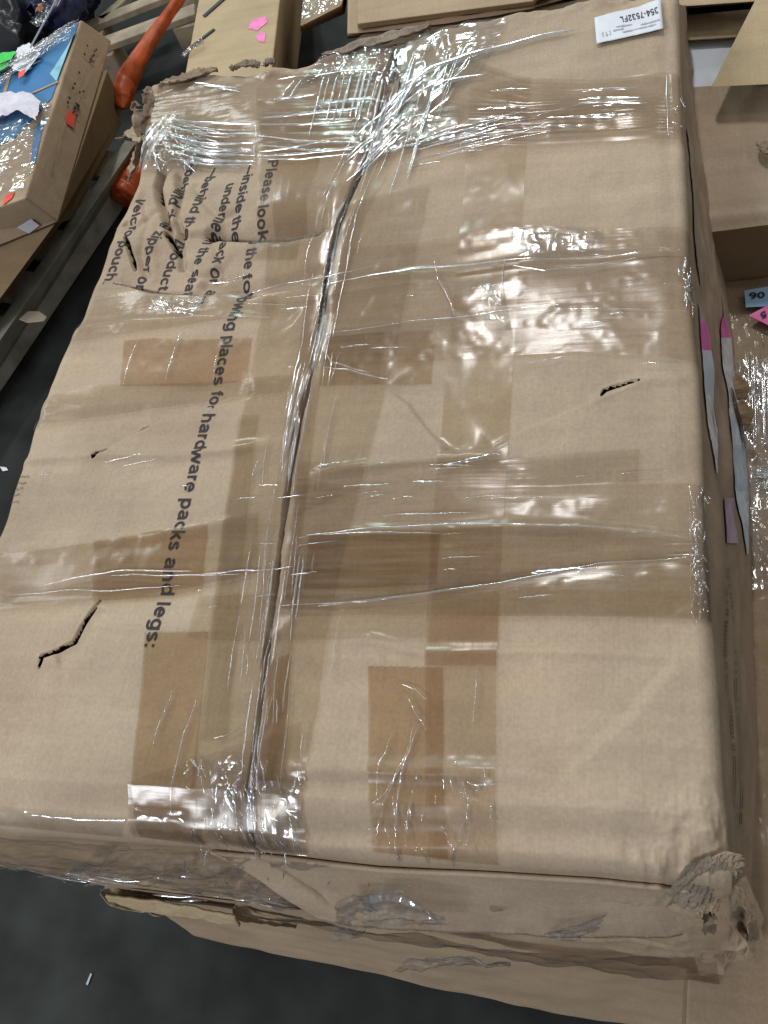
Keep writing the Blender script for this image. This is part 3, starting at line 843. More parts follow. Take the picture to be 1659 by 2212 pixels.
# stretch film bands wound round the carton
lay('stretch_film', [(306, 205), (560, 165), (800, 150), (1000, 125), (1142, 172), (1300, 168), (1472, 155)],
    [(300, 345), (560, 345), (790, 330), (1000, 318), (1142, 318), (1300, 305), (1480, 298)], FILM2, 0.0034, 90, 260, wav=.0013, wscale=(5, 120), seed=31)
lay('stretch_film', [(560, 220), (700, 220), (900, 215), (1140, 225), (1300, 208), (1440, 205)],
    [(560, 330), (700, 330), (900, 322), (1140, 300), (1300, 285), (1440, 280)], FILM1, 0.0050, 70, 220, wav=.0016, wscale=(6, 150), seed=32)
lay('stretch_film', [(700, 540), (900, 530), (1120, 492), (1300, 494), (1494, 488)],
    [(690, 640), (900, 620), (1120, 590), (1300, 566), (1497, 552)], FILM1, 0.0030, 60, 240, wav=.0009, wscale=(5, 100), seed=33)
lay('stretch_film', [(660, 640), (900, 615), (1120, 588), (1300, 566), (1497, 550)],
    [(640, 800), (860, 790), (1060, 772), (1260, 765), (1515, 785)], FILM2, 0.0036, 70, 240, wav=.0012, wscale=(5, 90), seed=34)
lay('stretch_film', [(205, 640), (330, 618), (480, 622), (600, 640)],
    [(150, 742), (300, 720), (480, 695), (580, 690)], FILM1, 0.0032, 60, 160, wav=.0010, seed=35)
lay('stretch_film', [(112, 860), (200, 838), (400, 830), (640, 812)],
    [(70, 930), (200, 905), (400, 872), (620, 850)], FILM1, 0.0030, 40, 180, wav=.0009, seed=36)
lay('stretch_film', [(640, 1035), (800, 1060), (1090, 1056), (1300, 1050), (1520, 1043)],
    [(600, 1335), (800, 1330), (1080, 1332), (1300, 1336), (1538, 1342)], FILM1, 0.0030, 90, 260, wav=.0010, wscale=(4, 80), seed=37)
lay('stretch_film', [(660, 1158), (900, 1142), (1250, 1142), (1530, 1170)],
    [(600, 1300), (900, 1285), (1300, 1222), (1536, 1204)], FILM1, 0.0040, 60, 260, wav=.0012, wscale=(4, 90), seed=38)
lay('stretch_film', [(1085, 1240), (1300, 1225), (1534, 1210)], [(1078, 1332), (1300, 1336), (1540, 1342)], FILM2, 0.0046, 30, 120, wav=.0008, seed=39)
lay('stretch_film', [(-40, 1200), (120, 1190), (300, 1160), (560, 1110)], [(-60, 1320), (120, 1310), (300, 1290), (560, 1240)], FILM2, 0.0034, 70, 220, wav=.0012, wscale=(5, 100), seed=40)
lay('stretch_film', [(430, 1290), (520, 1285), (700, 1290), (930, 1290)], [(400, 1380), (520, 1385), (700, 1385), (920, 1380)], FILM1, 0.0032, 40, 140, wav=.0009, seed=41)
lay('stretch_film', [(640, 1000), (780, 1010), (1090, 995), (1380, 975)], [(620, 1125), (780, 1060), (1090, 1056), (1380, 1046)], FILM1, 0.0036, 50, 200, wav=.0012, wscale=(5, 70), seed=42)
lay('stretch_film', [(280, 1690), (400, 1650), (540, 1600), (650, 1560)], [(262, 1800), (400, 1810), (540, 1826), (650, 1836)], FILM1, 0.0034, 60, 140, wav=.0012, seed=43)

# crumpled film
lay('crumpled_film', [(300, 265), (340, 262), (400, 268), (450, 275)], [(300, 370), (340, 360), (400, 350), (440, 330)], CRINK, 0.003, 60, 90, crinkle=.0040, cscale=60, seed=51)
lay('crumpled_film', [(690, 130), (800, 105), (880, 90)], [(640, 190), (780, 190), (880, 175)], FILMG, 0.004, 50, 100, crinkle=.0030, cscale=50, seed=52)
lay('crumpled_film', [(870, 90), (960, 55), (1100, 45)], [(860, 300), (960, 230), (1040, 150)], CRINK, 0.004, 70, 70, crinkle=.0030, cscale=26, seed=53)
lay('crumpled_film', [(780, 260), (860, 250), (1000, 240)], [(740, 360), (860, 340), (980, 315)], CRINK, 0.005, 60, 100, crinkle=.0030, cscale=34, seed=54)
lay('crumpled_film', [(470, 1640), (520, 1630), (530, 1720)], [(430, 1800), (480, 1818), (520, 1830)], CRINK, 0.004, 60, 60, crinkle=.0034, cscale=62, seed=55)
lay('crumpled_film', [(556, 1690), (600, 1688), (656, 1690)], [(535, 1825), (600, 1836), (645, 1842)], CRINK, 0.004, 60, 60, crinkle=.0024, cscale=50, seed=56)
lay('crumpled_film', [(1488, 1050), (1508, 1046), (1524, 1050)], [(1492, 1335), (1515, 1338), (1538, 1336)], CRINK, 0.003, 120, 30, crinkle=.0026, cscale=55, seed=57)
lay('crumpled_film', [(276, 1740), (340, 1745), (410, 1752)], [(262, 1795), (340, 1802), (420, 1815)], CRINK, 0.0035, 40, 70, crinkle=.0012, cscale=60, seed=58)
lay('crumpled_film', [(-40, 1742), (100, 1752), (262, 1768)], [(-50, 1775), (100, 1790), (235, 1800)], CRINK, 0.0035, 30, 120, crinkle=.0006, cscale=60, seed=59)
lay('crumpled_film', [(1110, 500), (1180, 492), (1300, 492)], [(1110, 560), (1180, 560), (1300, 552)], CRINK, 0.0036, 50, 90, crinkle=.0008, cscale=60, seed=60)
lay('crumpled_film', [(300, 634), (370, 640), (440, 652)], [(320, 668), (380, 684), (425, 690)], CRINK, 0.0040, 40, 60, crinkle=.0010, cscale=50, seed=63)
lay('crumpled_film', [(1035, 620), (1060, 618), (1090, 630)], [(1050, 720), (1080, 725), (1110, 735)], CRINK, 0.0045, 60, 40, crinkle=.0016, cscale=50, seed=61)

# film over the front edge
def on_front(name, i0, i1, r0, r1, mat, lift=0.004, crinkle=0.002, cscale=50, seed=1, wav=0.0):
    G = FRONT[r0:r1, i0:i1].copy()
    nr, nc = G.shape[:2]
    G = resample_grid(G, nr * 2, nc * 2)
    x = np.cumsum(np.concatenate([[[0]] * G.shape[0], np.linalg.norm(np.diff(G, axis=1), axis=2)], 1), 1)
    y = np.cumsum(np.concatenate([np.zeros((1, G.shape[1])), np.linalg.norm(np.diff(G, axis=0), axis=2)], 0), 0)
    n = np.array([0, -0.8, 0.6])
    G = G + n * (lift + 1.3 * crinkle * (fbm(x * cscale, y * cscale, seed, 3) + 0.9).clip(0))[..., None]
    return mesh_np(name, G.reshape(-1, 3), grid_faces(*G.shape[:2]), mat, box)


def resample_grid(G, nr, nc):
    r = np.linspace(0, G.shape[0] - 1, nr); c = np.linspace(0, G.shape[1] - 1, nc)
    i = np.clip(r.astype(int), 0, G.shape[0] - 2); j = np.clip(c.astype(int), 0, G.shape[1] - 2)
    a = (r - i)[:, None, None]; b = (c - j)[None, :, None]
    return (G[i][:, j] * (1 - a) * (1 - b) + G[i][:, j + 1] * (1 - a) * b + G[i + 1][:, j] * a * (1 - b) + G[i + 1][:, j + 1] * a * b)


on_front('crumpled_film', 120, 250, 1, 34, CRINK, crinkle=.0026, cscale=46, seed=91)
on_front('stretch_film', 20, 130, 1, 40, FILM1, crinkle=.0010, cscale=40, seed=92)
on_front('crumpled_film', 235, 330, 14, 40, FILM2, crinkle=.0024, cscale=40, seed=93)

def front_pts(c0, r0, c1, r1, n):
    c = np.linspace(c0, c1, n); r = np.linspace(r0, r1, n); i = c.astype(int).clip(0, 418); j = r.astype(int).clip(0, 58)
    a = (c - i)[:, None]; b = (r - j)[:, None]
    return (FRONT[j, i] * (1 - a) * (1 - b) + FRONT[j, i + 1] * a * (1 - b) + FRONT[j + 1, i] * (1 - a) * b + FRONT[j + 1, i + 1] * a * b)


# pleats: narrow raised folds of film that catch the lamps
U = random.uniform


class Pleats:
    def __init__(self): self.V = []; self.F = []; self.n = 0

    def add(self, pts, w, hgt, lift=0.003, surf=skin, seed=None, z=None):
        n = max(6, int(len(pts)))
        pts = np.asarray(pts, float)
        d = np.gradient(pts[:, :2], axis=0); d /= np.linalg.norm(d, axis=1, keepdims=True) + 1e-9
        e = np.stack([-d[:, 1], d[:, 0]], 1)
        t = np.linspace(0, 1, len(pts)); env = np.sin(np.pi * t) ** 0.5
        wob = 1 + 0.25 * vnoise(t * 9, t * 0 + self.n * .37, 5)
        rows = []
        base = surf(pts[:, 0], pts[:, 1]) + lift if z is None else z
        for k, (o, hh) in enumerate(((-1, 0), (-.55, .75), (0, 1), (.55, .75), (1, 0))):
            xy = pts[:, :2] + e * (o * w * env * wob)[:, None]
            rows.append(np.column_stack([xy, base + hh * hgt * env * wob]))
        R = np.stack(rows, 0); m = len(pts)
        self.V.append(R.reshape(-1, 3)); self.F.append(grid_faces(5, m) + self.n); self.n += 5 * m

    def px(self, pts, w, hgt, n=40, jit=0.0, **kw):
        q = resample(PL(pts), n)
        t = np.linspace(0, 1, n)
        ph = random.uniform(0, 100)
        q[:, 0] += jit * vnoise(t * 5, t * 0 + ph, 3); q[:, 1] += jit * vnoise(t * 5, t * 0 + ph, 4)
        self.add(q, w, hgt, **kw)

    def done(self, name, mat=None, parent=None):
        o = mesh_np(name, np.concatenate(self.V), np.concatenate(self.F), mat or PLEAT, parent or box)
        o['kind'] = 'stuff'
        return o


def lerp(a, b, t): return (a[0] + (b[0] - a[0]) * t, a[1] + (b[1] - a[1]) * t)


pl = Pleats()
pt = Pleats()
# fan left of the seam at the far end
for k in range(12):
    a = (705 + k * 13 + U(-5, 5), U(156, 178)); L_ = U(70, 150)
    pt.px([a, (a[0] - L_ * .27 + U(-4, 4), a[1] + L_)], U(.0012, .0030), U(.001, .002), 24, .0004, lift=.006)
for k in range(17):
    a = (1005 - k * 11 + U(-8, 8), U(100, 200)); L_ = U(90, 240)
    pt.px([a, (a[0] - L_ * .33 + U(-6, 6), a[1] + L_)], U(.0010, .0026), U(.001, .002), 30, .0004, lift=.006)
for k in range(14):
    a = (U(850, 900), U(180, 300)); L_ = U(60, 150)
    pt.px([a, (a[0] - L_ * .8, a[1] + L_ * .75)], U(.0012, .0030), U(.001, .002), 24, .0008, lift=.007)
# broad folds across the far end
pt.px([(880, 200), (930, 158), (1010, 126), (1110, 98), (1190, 78), (1250, 66)], .0055, .0035, 50, .0008, lift=.006)
pt.px([(870, 235), (930, 196), (1000, 176), (1050, 166)], .0050, .0035, 40, .0008, lift=.006)
pt.px([(862, 250), (880, 215), (905, 180), (925, 150)], .0055, .003, 40, .0006, lift=.007)
pt.px([(905, 120), (930, 100), (952, 84)], .0045, .003, 30, .0006, lift=.007)
pt.px([(842, 180), (848, 165), (858, 160), (870, 172)], .0030, .003, 30, .0004, lift=.008)
pt.px([(600, 178), (640, 172), (690, 170), (760, 162), (820, 158)], .0018, .002, 40, .0008, lift=.005)
pt.px([(690, 238), (760, 226), (840, 222)], .0050, .002, 40, .001, lift=.005)
pt.px([(640, 180), (622, 200), (612, 218)], .0022, .002, 20, .0005, lift=.005)
pt.px([(655, 178), (640, 200), (628, 220)], .0018, .002, 20, .0005, lift=.005)
pt.px([(590, 222), (640, 218), (685, 212)], .0020, .002, 30, .0005, lift=.005)
for y0, y1, w in ((262, 240, .002), (276, 268, .0018), (300, 316, .0022), (322, 330, .0016), (345, 322, .0022), (338, 300, .0018), (352, 338, .0016)):
    pt.px([(560, y0), (650, (y0 + y1) / 2 + 5), (780 + U(-20, 30), y1)], w, .0016, 50, .001, lift=.005)
# white streaks near the torn corner: edge of the film sheet
for y0, y1, x0, x1 in ((185, 194, 420, 500), (190, 198, 440, 520), (196, 205, 470, 520)):
    pt.px([(x0, y0), (x1, y1)], .0020, .0016, 24, .0006, lift=.005)
# fan on the crushed corner
for k in range(16):
    y0 = U(262, 340); x0 = U(352, 400); x1 = U(470, 560)
    pt.px([(x0, y0), ((x0 + x1) / 2, y0 + U(2, 12)), (x1, y0 + U(14, 30))], U(.0008, .0022), U(.001, .0018), 34, .0003, lift=.007)
for y0, y1, w in ((266, 280, .0030), (300, 320, .0034), (328, 360, .0036), (316, 348, .0026), (283, 300, .0022), (340, 368, .0022)):
    pt.px([(362, y0), (460, (y0 + y1) / 2 - 5), (557, y1)], w, .002, 50, .0004, lift=.008)
for k in range(14):
    a = (U(345, 375), U(262, 290)); L_ = U(25, 85)
    pt.px([a, (a[0] - L_ * .75, a[1] + L_)], U(.0008, .0018), .0014, 20, .0004, lift=.007)
for k in range(16):
    a = (U(330, 420), U(280, 345)); an = U(0, 3.1); L_ = U(10, 40)
    pt.px([a, (a[0] + L_ * math.cos(an), a[1] + L_ * math.sin(an))], U(.001, .0024), .0014, 16, .0014, lift=.008)
for k in range(9):
    a = (U(352, 380), 268); an = U(-1.4, -.2); L_ = U(12, 26)
    pt.px([a, (a[0] + L_ * math.cos(an), a[1] + L_ * math.sin(an))], .0010, .001, 10, 0, lift=.007)
pt.px([(555, 276), (558, 300), (553, 330), (555, 362)], .0012, .0014, 24, .0004, lift=.007)
pt.done('bunched_film', BUNCH)
# right of the seam, nearly level
for k in range(30):
    x0 = U(830, 1000); y0 = 360 - (x0 - 830) * .25 + U(-40, 25); x1 = x0 + U(60, 260)
    pl.px([(x0, y0), ((x0 + x1) / 2, y0 - (x1 - x0) * .12), (x1, y0 - (x1 - x0) * U(.18, .3))], U(.0007, .0018), U(.0008, .0016), 36, .001, lift=.006)
for y0, x0, x1 in ((194, 1258, 1382), (214, 1250, 1385), (228, 1280, 1400), (252, 1260, 1360), (258, 1180, 1330), (240, 1030, 1140), (262, 1010, 1142), (200, 1060, 1150), (278, 1130, 1300)):
    pl.px([(x0, y0 + U(4, 9)), ((x0 + x1) / 2, y0), (x1, y0 + U(-3, 3))], U(.0012, .0022), .0015, 40, .0006, lift=.006)
pl.px([(1143, 262), (1260, 228), (1400, 222)], .0012, .0015, 50, .001, lift=.006)
# vertical edge of film on the right
pl.px([(1441, 160), (1441, 230), (1442, 295)], .0012, .0016, 50, .0012, lift=.005)
for k in range(8):
    a = (U(1445, 1475), U(200, 285)); pl.px([a, (a[0] + U(4, 16), a[1] + U(-20, 25))], .0012, .0015, 12, .001, lift=.004)
for k in range(10):
    a = (U(1462, 1498), U(545, 640)); pl.px([a, (a[0] + U(-6, 8), a[1] + U(15, 50))], U(.0008, .0018), .0015, 14, .001, lift=.004)
for k in range(6):
    a = (1478 + U(-4, 4), 600 + k * 10); pl.px([a, (a[0] + U(10, 24), a[1] + U(0, 10))], .0018, .0015, 12, .0005, lift=.004)
# along the seam
def sx(v): return float(np.interp(v, [p[1] for p in seam_px], [p[0] for p in seam_px]))
for k in range(62):
    v0 = U(300, 1720); L_ = U(40, 260); o = random.gauss(0, 30) + (6 if v0 > 900 else 10); o2 = o + U(-10, 10)
    v1 = min(v0 + L_, 1830); vm = (v0 + v1) / 2
    pl.px([(sx(v0) + o, v0), (sx(vm) + (o + o2) / 2 + U(-3, 3), vm), (sx(v1) + o2, v1)], U(.0004, .0011), U(.0006, .0012), 40, .0006, lift=.004)
for k in range(16):
    v0 = U(560, 960); o = U(-28, 0) * (1 if random.random() < .6 else -1); L_ = U(50, 180); v1 = v0 + L_
    pl.px([(sx(v0) + o, v0), (sx(v1) + o + U(-8, 8), v1)], U(.0008, .0018), U(.001, .002), 36, .001, lift=.006)
# long level folds over the lid
for pts, w in (([(700, 615), (800, 600), (940, 585), (1110, 572), (1300, 560), (1480, 540)], .0014), ([(1110, 580), (1180, 590), (1260, 580), (1380, 562)], .0012),
               ([(700, 728), (800, 712), (900, 700), (1000, 690), (1150, 668), (1230, 662)], .0010), ([(1090, 690), (1200, 672), (1330, 674), (1490, 678)], .0009),
               ([(660, 1160), (800, 1148), (1000, 1140), (1250, 1144), (1420, 1156), (1520, 1176)], .0011), ([(830, 1118), (930, 1116), (1030, 1113)], .0010),
               ([(600, 1312), (760, 1304), (900, 1286), (1080, 1262), (1300, 1218), (1490, 1206)], .0012), ([(1150, 1240), (1220, 1236), (1290, 1226)], .0032),
               ([(90, 1268), (170, 1250), (250, 1238), (420, 1238)], .0010), ([(10, 1284), (150, 1280), (290, 1276), (390, 1268)], .0008),
               ([(440, 1240), (560, 1236), (640, 1226)], .0010), ([(240, 1248), (400, 1246), (520, 1240)], .0008),
               ([(690, 1310), (800, 1300), (860, 1292)], .0009), ([(500, 640), (620, 610), (760, 590), (840, 572)], .0010),
               ([(700, 800), (760, 806), (840, 828)], .0010), ([(690, 740), (720, 790), (800, 812)], .0010),
               ([(960, 1010), (1040, 994), (1092, 985)], .0026), ([(640, 1165), (680, 1160), (960, 1158)], .0008)):
    pl.px(pts, w, .0014, 80, .0016, lift=.0055)
for k in range(60):
    u0 = U(60, 1480); v0 = random.choice([U(560, 800), U(1130, 1330), U(1000, 1090)]); L_ = U(14, 110)
    if u0 < 200 and v0 < 900: continue
    pl.px([(u0, v0), (u0 + L_, v0 + U(-.2, .03) * L_)], U(.0005, .0011), .001, 14, .0006, lift=.0055)
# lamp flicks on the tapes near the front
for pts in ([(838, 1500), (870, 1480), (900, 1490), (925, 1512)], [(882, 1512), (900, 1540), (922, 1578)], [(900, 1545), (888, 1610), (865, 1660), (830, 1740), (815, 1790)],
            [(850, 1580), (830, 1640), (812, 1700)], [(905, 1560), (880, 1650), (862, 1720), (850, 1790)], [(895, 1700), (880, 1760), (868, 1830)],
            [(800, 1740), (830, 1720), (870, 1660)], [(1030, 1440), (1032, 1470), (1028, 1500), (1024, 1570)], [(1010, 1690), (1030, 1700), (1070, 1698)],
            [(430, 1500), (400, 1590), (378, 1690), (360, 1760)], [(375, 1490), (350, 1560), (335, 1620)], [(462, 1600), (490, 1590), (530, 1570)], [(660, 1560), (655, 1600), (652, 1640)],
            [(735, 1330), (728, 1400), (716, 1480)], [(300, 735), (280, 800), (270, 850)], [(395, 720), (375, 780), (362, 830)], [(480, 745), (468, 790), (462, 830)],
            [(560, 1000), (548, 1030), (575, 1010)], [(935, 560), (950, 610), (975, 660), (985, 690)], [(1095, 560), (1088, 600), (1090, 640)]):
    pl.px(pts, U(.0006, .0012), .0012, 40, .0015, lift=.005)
for k in range(40):
    u0 = U(790, 1065); v0 = U(1640, 1840)
    pl.px([(u0, v0), (u0 + U(-12, 12), v0 + U(8, 45))], U(.0005, .0010), .001, 10, .001, lift=.005)
for k in range(70):
    u0 = U(400, 655); v0 = U(1640, 1825)
    pl.px([(u0, v0), (u0 + U(-14, 14), v0 + U(10, 60))], U(.0005, .0013), .0014, 12, .0012, lift=.0065)
for k in range(30):
    u0 = U(1490, 1530); v0 = U(1040, 1330)
    pl.px([(u0, v0), (u0 + U(-8, 14), v0 + U(-4, 30))], U(.0006, .0015), .0012, 10, .001, lift=.005)
for k in range(90):
    c0 = random.choice((U(120, 250), U(60, 260), U(250, 300))); r0 = U(2, 46); q_ = front_pts(c0, r0, min(c0 + U(-5, 9), 415), min(r0 + U(0, 9), 58), 10)
    q_[:, 1] -= .009; pl.add(q_, U(.0006, .0018), .0016, surf=None, z=q_[:, 2] + .006)
for k in range(12):
    c0 = U(110, 230); r0 = U(14, 44); q_ = front_pts(c0, r0, c0 + U(8, 26), r0 + U(-1, 3), 16)
    q_[:, 1] -= .009; pl.add(q_, U(.001, .0022), .0018, surf=None, z=q_[:, 2] + .006)
pl.done('film_pleat')

# ------------------------------------------------------------------ torn paper
def shard(name, pts, mat, th=0.0010, crumple=0.0022, sc=9, seed=0, n=26, parent=None, ragged=0.15):
    """a curled scrap of torn paper: centre line pts [(x,y,z,halfwidth)...] widened crossways with a ragged rim"""
    pts = np.asarray(pts, float); q = resample(pts, n)
    d = np.gradient(q[:, :3], axis=0); d /= np.linalg.norm(d, axis=1, keepdims=True)
    e = np.cross(d, [0.1, 0.2, 1.0]); e /= np.linalg.norm(e, axis=1, keepdims=True)
    m = 13; w = np.linspace(-1, 1, m)
    rg = 1 + ragged * vnoise(np.arange(n)[:, None] * .4 + 0 * w, np.sign(w)[None, :] * 3.0 + 0 * q[:, :1], seed)
    G = q[:, None, :3] + e[:, None, :] * (w[None, :] * q[:, 3:4] * rg)[..., None]
    nn = np.cross(d, e)
    G = G + nn[:, None, :] * (crumple * ridged(np.arange(n)[:, None] * sc / n + 0 * w, w[None, :] * 1.5 + 0 * q[:, :1] + seed, seed, 3) - 0.006 * (w[None, :] ** 2))[..., None]
    o = mesh_np(name, G.reshape(-1, 3), grid_faces(n, m), mat, parent or box)
    return solidify(o, th)


def S3(u, v, z, w): return (*P(u, v, z), w)


# far left corner: ears of torn board
shard('torn_flap', [S3(318, 290, ZT - .03, .016), S3(308, 255, ZT, .018), S3(294, 235, ZT + .02, .010), S3(288, 220, ZT + .03, .003)], K_TORN, seed=1)
shard('torn_flap', [S3(322, 262, ZT - .02, .012), S3(325, 225, ZT, .011), S3(320, 200, ZT + .015, .008), S3(312, 193, ZT + .02, .006)], K_TORN, seed=2)
shard('torn_flap', [S3(318, 300, ZT - .04, .02), S3(290, 285, ZT - .05, .02), S3(262, 297, ZT - .06, .014)], K_TORN, seed=3)
shard('torn_flap', [S3(306, 300, ZT - .02, .02), S3(296, 345, ZT - .05, .026), S3(280, 380, ZT - .07, .02)], K_TORN, seed=4)
shard('torn_flap', [S3(345, 185, ZT + .002, .006), S3(385, 172, ZT + .006, .016), S3(430, 160, ZT + .006, .014), S3(470, 150, ZT, .006)], K_TORN, seed=5, crumple=.003)
shard('torn_flap', [S3(500, 150, ZT, .004), S3(528, 140, ZT + .004, .011), S3(560, 142, ZT, .008)], K_GREY, seed=6)
shard('torn_flap', [S3(572, 143, ZT, .006), S3(580, 134, ZT + .004, .010), S3(592, 136, ZT, .006)], K_GREY, seed=7)
shard('torn_flap', [S3(700, 122, ZT, .006), S3(760, 106, ZT + .003, .016), S3(850, 80, ZT + .003, .016), S3(930, 58, ZT, .006)], K_GREY, seed=8, crumple=.003)
shard('torn_flap', [S3(838, 165, ZT - .006, .006), S3(848, 185, ZT + .006, .012), S3(846, 210, ZT + .004, .010), S3(832, 240, ZT - .004, .004)], K_GREY, seed=9)
# lips of the tears
# front right corner: chewed layers
for k, (pts, mt) in enumerate((
        ([S3(1518, 1958, .50, .008), S3(1520, 2000, .46, .012), S3(1528, 2050, .42, .010)], K_GREY),
        ([S3(1548, 1960, .57, .012), S3(1580, 1985, .50, .022), S3(1585, 2045, .43, .024), S3(1570, 2078, .38, .010)], K_SIDE),
        ([S3(1588, 1900, .62, .010), S3(1608, 1960, .54, .018), S3(1610, 2020, .45, .020), S3(1590, 2066, .39, .010)], K_SIDE))):
    shard('torn_corner', pts, mt, seed=30 + k, crumple=.0035, sc=7, n=44, ragged=.35)
for k, (A_, zA, B_, zB, mt, sd_) in enumerate((
        ([(1478, 1868), (1530, 1846), (1592, 1838)], .668, [(1425, 1950), (1500, 1958), (1560, 1930)], .605, K_GREY, 3),
        ([(1530, 1850), (1565, 1836), (1594, 1842)], .672, [(1530, 1905), (1570, 1898), (1600, 1885)], .635, K_TORN, 4),
        ([(1480, 1950), (1540, 1925), (1592, 1905)], .612, [(1500, 1972), (1550, 1968), (1600, 1960)], .575, K_TORN, 5))):
    G = ruled(PL(A_, zA), PL(B_, zB), 50, 60); gx = np.linspace(0, 1, 60)[None]; gy = np.linspace(0, 1, 50)[:, None]
    edge = .12 + .88 * np.sqrt(np.clip(np.minimum(np.minimum(gx, 1 - gx), np.minimum(gy, 1 - gy)) * 6, 0, 1))
    rr_ = .6 * ridged(gx * 3 + 1.2 * gy + sd_, gy * 1.6 + sd_, sd_, 2) + .35 * ridged(gx * 9 + gy * 4, gy * 7 + sd_, sd_ + 1, 3)
    G = G + np.array([.2, -.4, .8]) * (.0025 + .0034 * rr_ * edge)[..., None]
    jag = vnoise(gx * 22, 0 * gx + sd_, 5) * .0022 * gy ** 6 + vnoise(gx * 60, 0 * gx + sd_, 6) * .0012 * gy ** 8
    G[..., 1] += jag; G[..., 0] += .004 * vnoise(gy * 20, 0 * gy + sd_, 7) * gx ** 8
    mesh_np('torn_corner', G.reshape(-1, 3), grid_faces(50, 60), mt, box)
G = ruled(PL([(1470, 1990), (1540, 1930), (1590, 1860)], .64), PL([(1500, 2085), (1600, 2065), (1634, 1960)], .40), 60, 70)
G += np.array([.3, -.6, .5]) * (.012 + .004 * (ridged(G[..., 0] * 24, G[..., 1] * 24, 7, 4) + .9).clip(0))[..., None]
mesh_np('crumpled_film', G.reshape(-1, 3), grid_faces(60, 70), CRINK, box)
# dark film strip painting the shade band along the bottom of the front
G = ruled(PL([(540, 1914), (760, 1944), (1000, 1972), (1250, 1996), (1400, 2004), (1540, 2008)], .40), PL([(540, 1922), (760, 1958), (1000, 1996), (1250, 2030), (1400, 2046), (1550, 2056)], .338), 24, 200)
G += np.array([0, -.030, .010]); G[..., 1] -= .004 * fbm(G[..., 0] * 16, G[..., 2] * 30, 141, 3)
mesh_np('shade_film', G.reshape(-1, 3), grid_faces(24, 200), SHADE_TINT, box)
# loose tails of film at the front
def tail(Apx, zA, Bpx, zB, mat, seed, crk=.004, nr=40, nc=60):
    G = ruled(PL(Apx, zA), PL(Bpx, zB), nr, nc)
    G += np.array([0, -.018, .016]) + np.array([0, -.7, .7]) * (crk * (ridged(G[..., 0] * 26, G[..., 2] * 26 + G[..., 1] * 10, seed, 4) + .8).clip(0))[..., None]
    mesh_np('film_tail', G.reshape(-1, 3), grid_faces(nr, nc), mat, box)


tail([(745, 1900), (800, 1880), (850, 1890)], .60, [(738, 1985), (770, 1985), (800, 1975)], .46, TAILM, 3)
tail([(800, 1885), (880, 1880), (960, 1930)], .62, [(800, 1960), (900, 1950), (985, 1945)], .55, TAILM, 4)
tail([(905, 2022), (1000, 2020), (1110, 2038)], .40, [(858, 2062), (960, 2048), (1110, 2042)], .34, TAILM, 5)
tail([(1180, 1960), (1240, 1950), (1310, 1920)], .55, [(1190, 1975), (1240, 1985), (1300, 1965)], .50, TAILM, 6)

# ------------------------------------------------------------------ things stuck to the big carton
def sticker_on_lid(name, px, mat, lift=.0016, curl=.004):
    q = PL(px); nr = nc = 20
    G = ruled(np.array([q[0], q[1]]), np.array([q[3], q[2]]), nr, nc)
    c = np.linspace(0, 1, nc)[None, :]
    G[..., 2] = skin(G[..., 0], G[..., 1]) + lift + curl * np.clip(c - .75, 0, 1) ** 2 * 8 + .0006 * fbm(G[..., 0] * 40, G[..., 1] * 40, 3)
    o = mesh_np(name, G.reshape(-1, 3), grid_faces(nr, nc), mat, box)
    solidify(o, .0004)
    return o, G


lab_px = [(1284, 42), (1427, 3), (1433, 66), (1289, 99)]
lab, LG = sticker_on_lid('shipping_label', lab_px, PAPER, lift=.0045, curl=.002)
def lab_surf(x, y):
    g = LG.reshape(-1, 3); d = (g[None, :, 0] - np.asarray(x)[:, None]) ** 2 + (g[None, :, 1] - np.asarray(y)[:, None]) ** 2
    return g[d.argmin(1), 2]
def onlab(u, v):
    p = P(u, v); return p
printed('label_text', '354-7532FL', onlab(1420, 20), onlab(1338, 41), .0135, INK, lab, lab_surf, lift=.0010)
printed('label_text', '(1)', onlab(1320, 71), onlab(1299, 76), .010, INK_GREY, lab, lab_surf, lift=.0010)
q = []
for r, (ua, va, ub, vb) in enumerate(((1424, 46, 1385, 56), (1418, 56, 1345, 74), (1365, 56, 1330, 62), (1345, 66, 1325, 71))):
    for k in range(14 if r < 2 else 8):
        t = (k + .5) / (14 if r < 2 else 8)
        q.append((P(ua + (ub - ua) * t, va + (vb - va) * t), U(.0008, .0022), U(.0006, .0024), (-1, -.2)))
def ls1(x, y): return lab_surf(np.asarray(x), np.asarray(y))
marks('label_print', q, INK_GREY, lab, ls1)['kind'] = 'stuff'


def on_side(name, v0, v1, r0, r1, mat, push=.003, pts=None, seed=0):
    """a patch stuck to the leaning right side, from column v0 to v1 (0..419, far to near), rows r0..r1"""
    G = SIDE[r0:r1, v0:v1].copy()
    G = G + np.array([.9, 0, .45]) * push
    return mesh_np(name, G.reshape(-1, 3), grid_faces(*G.shape[:2]), mat, box)


def side_at(t, r):
    i = min(max(t * 419, 0), 418.999); k = min(max(r * 39, 0), 38.999)
    a = int(i); b = int(k)
    return SIDE[b, a] * (1 - (i - a)) * (1 - (k - b)) + SIDE[b, a + 1] * (i - a) * (1 - (k - b)) + SIDE[b + 1, a] * (1 - (i - a)) * (k - b) + SIDE[b + 1, a + 1] * (i - a) * (k - b)


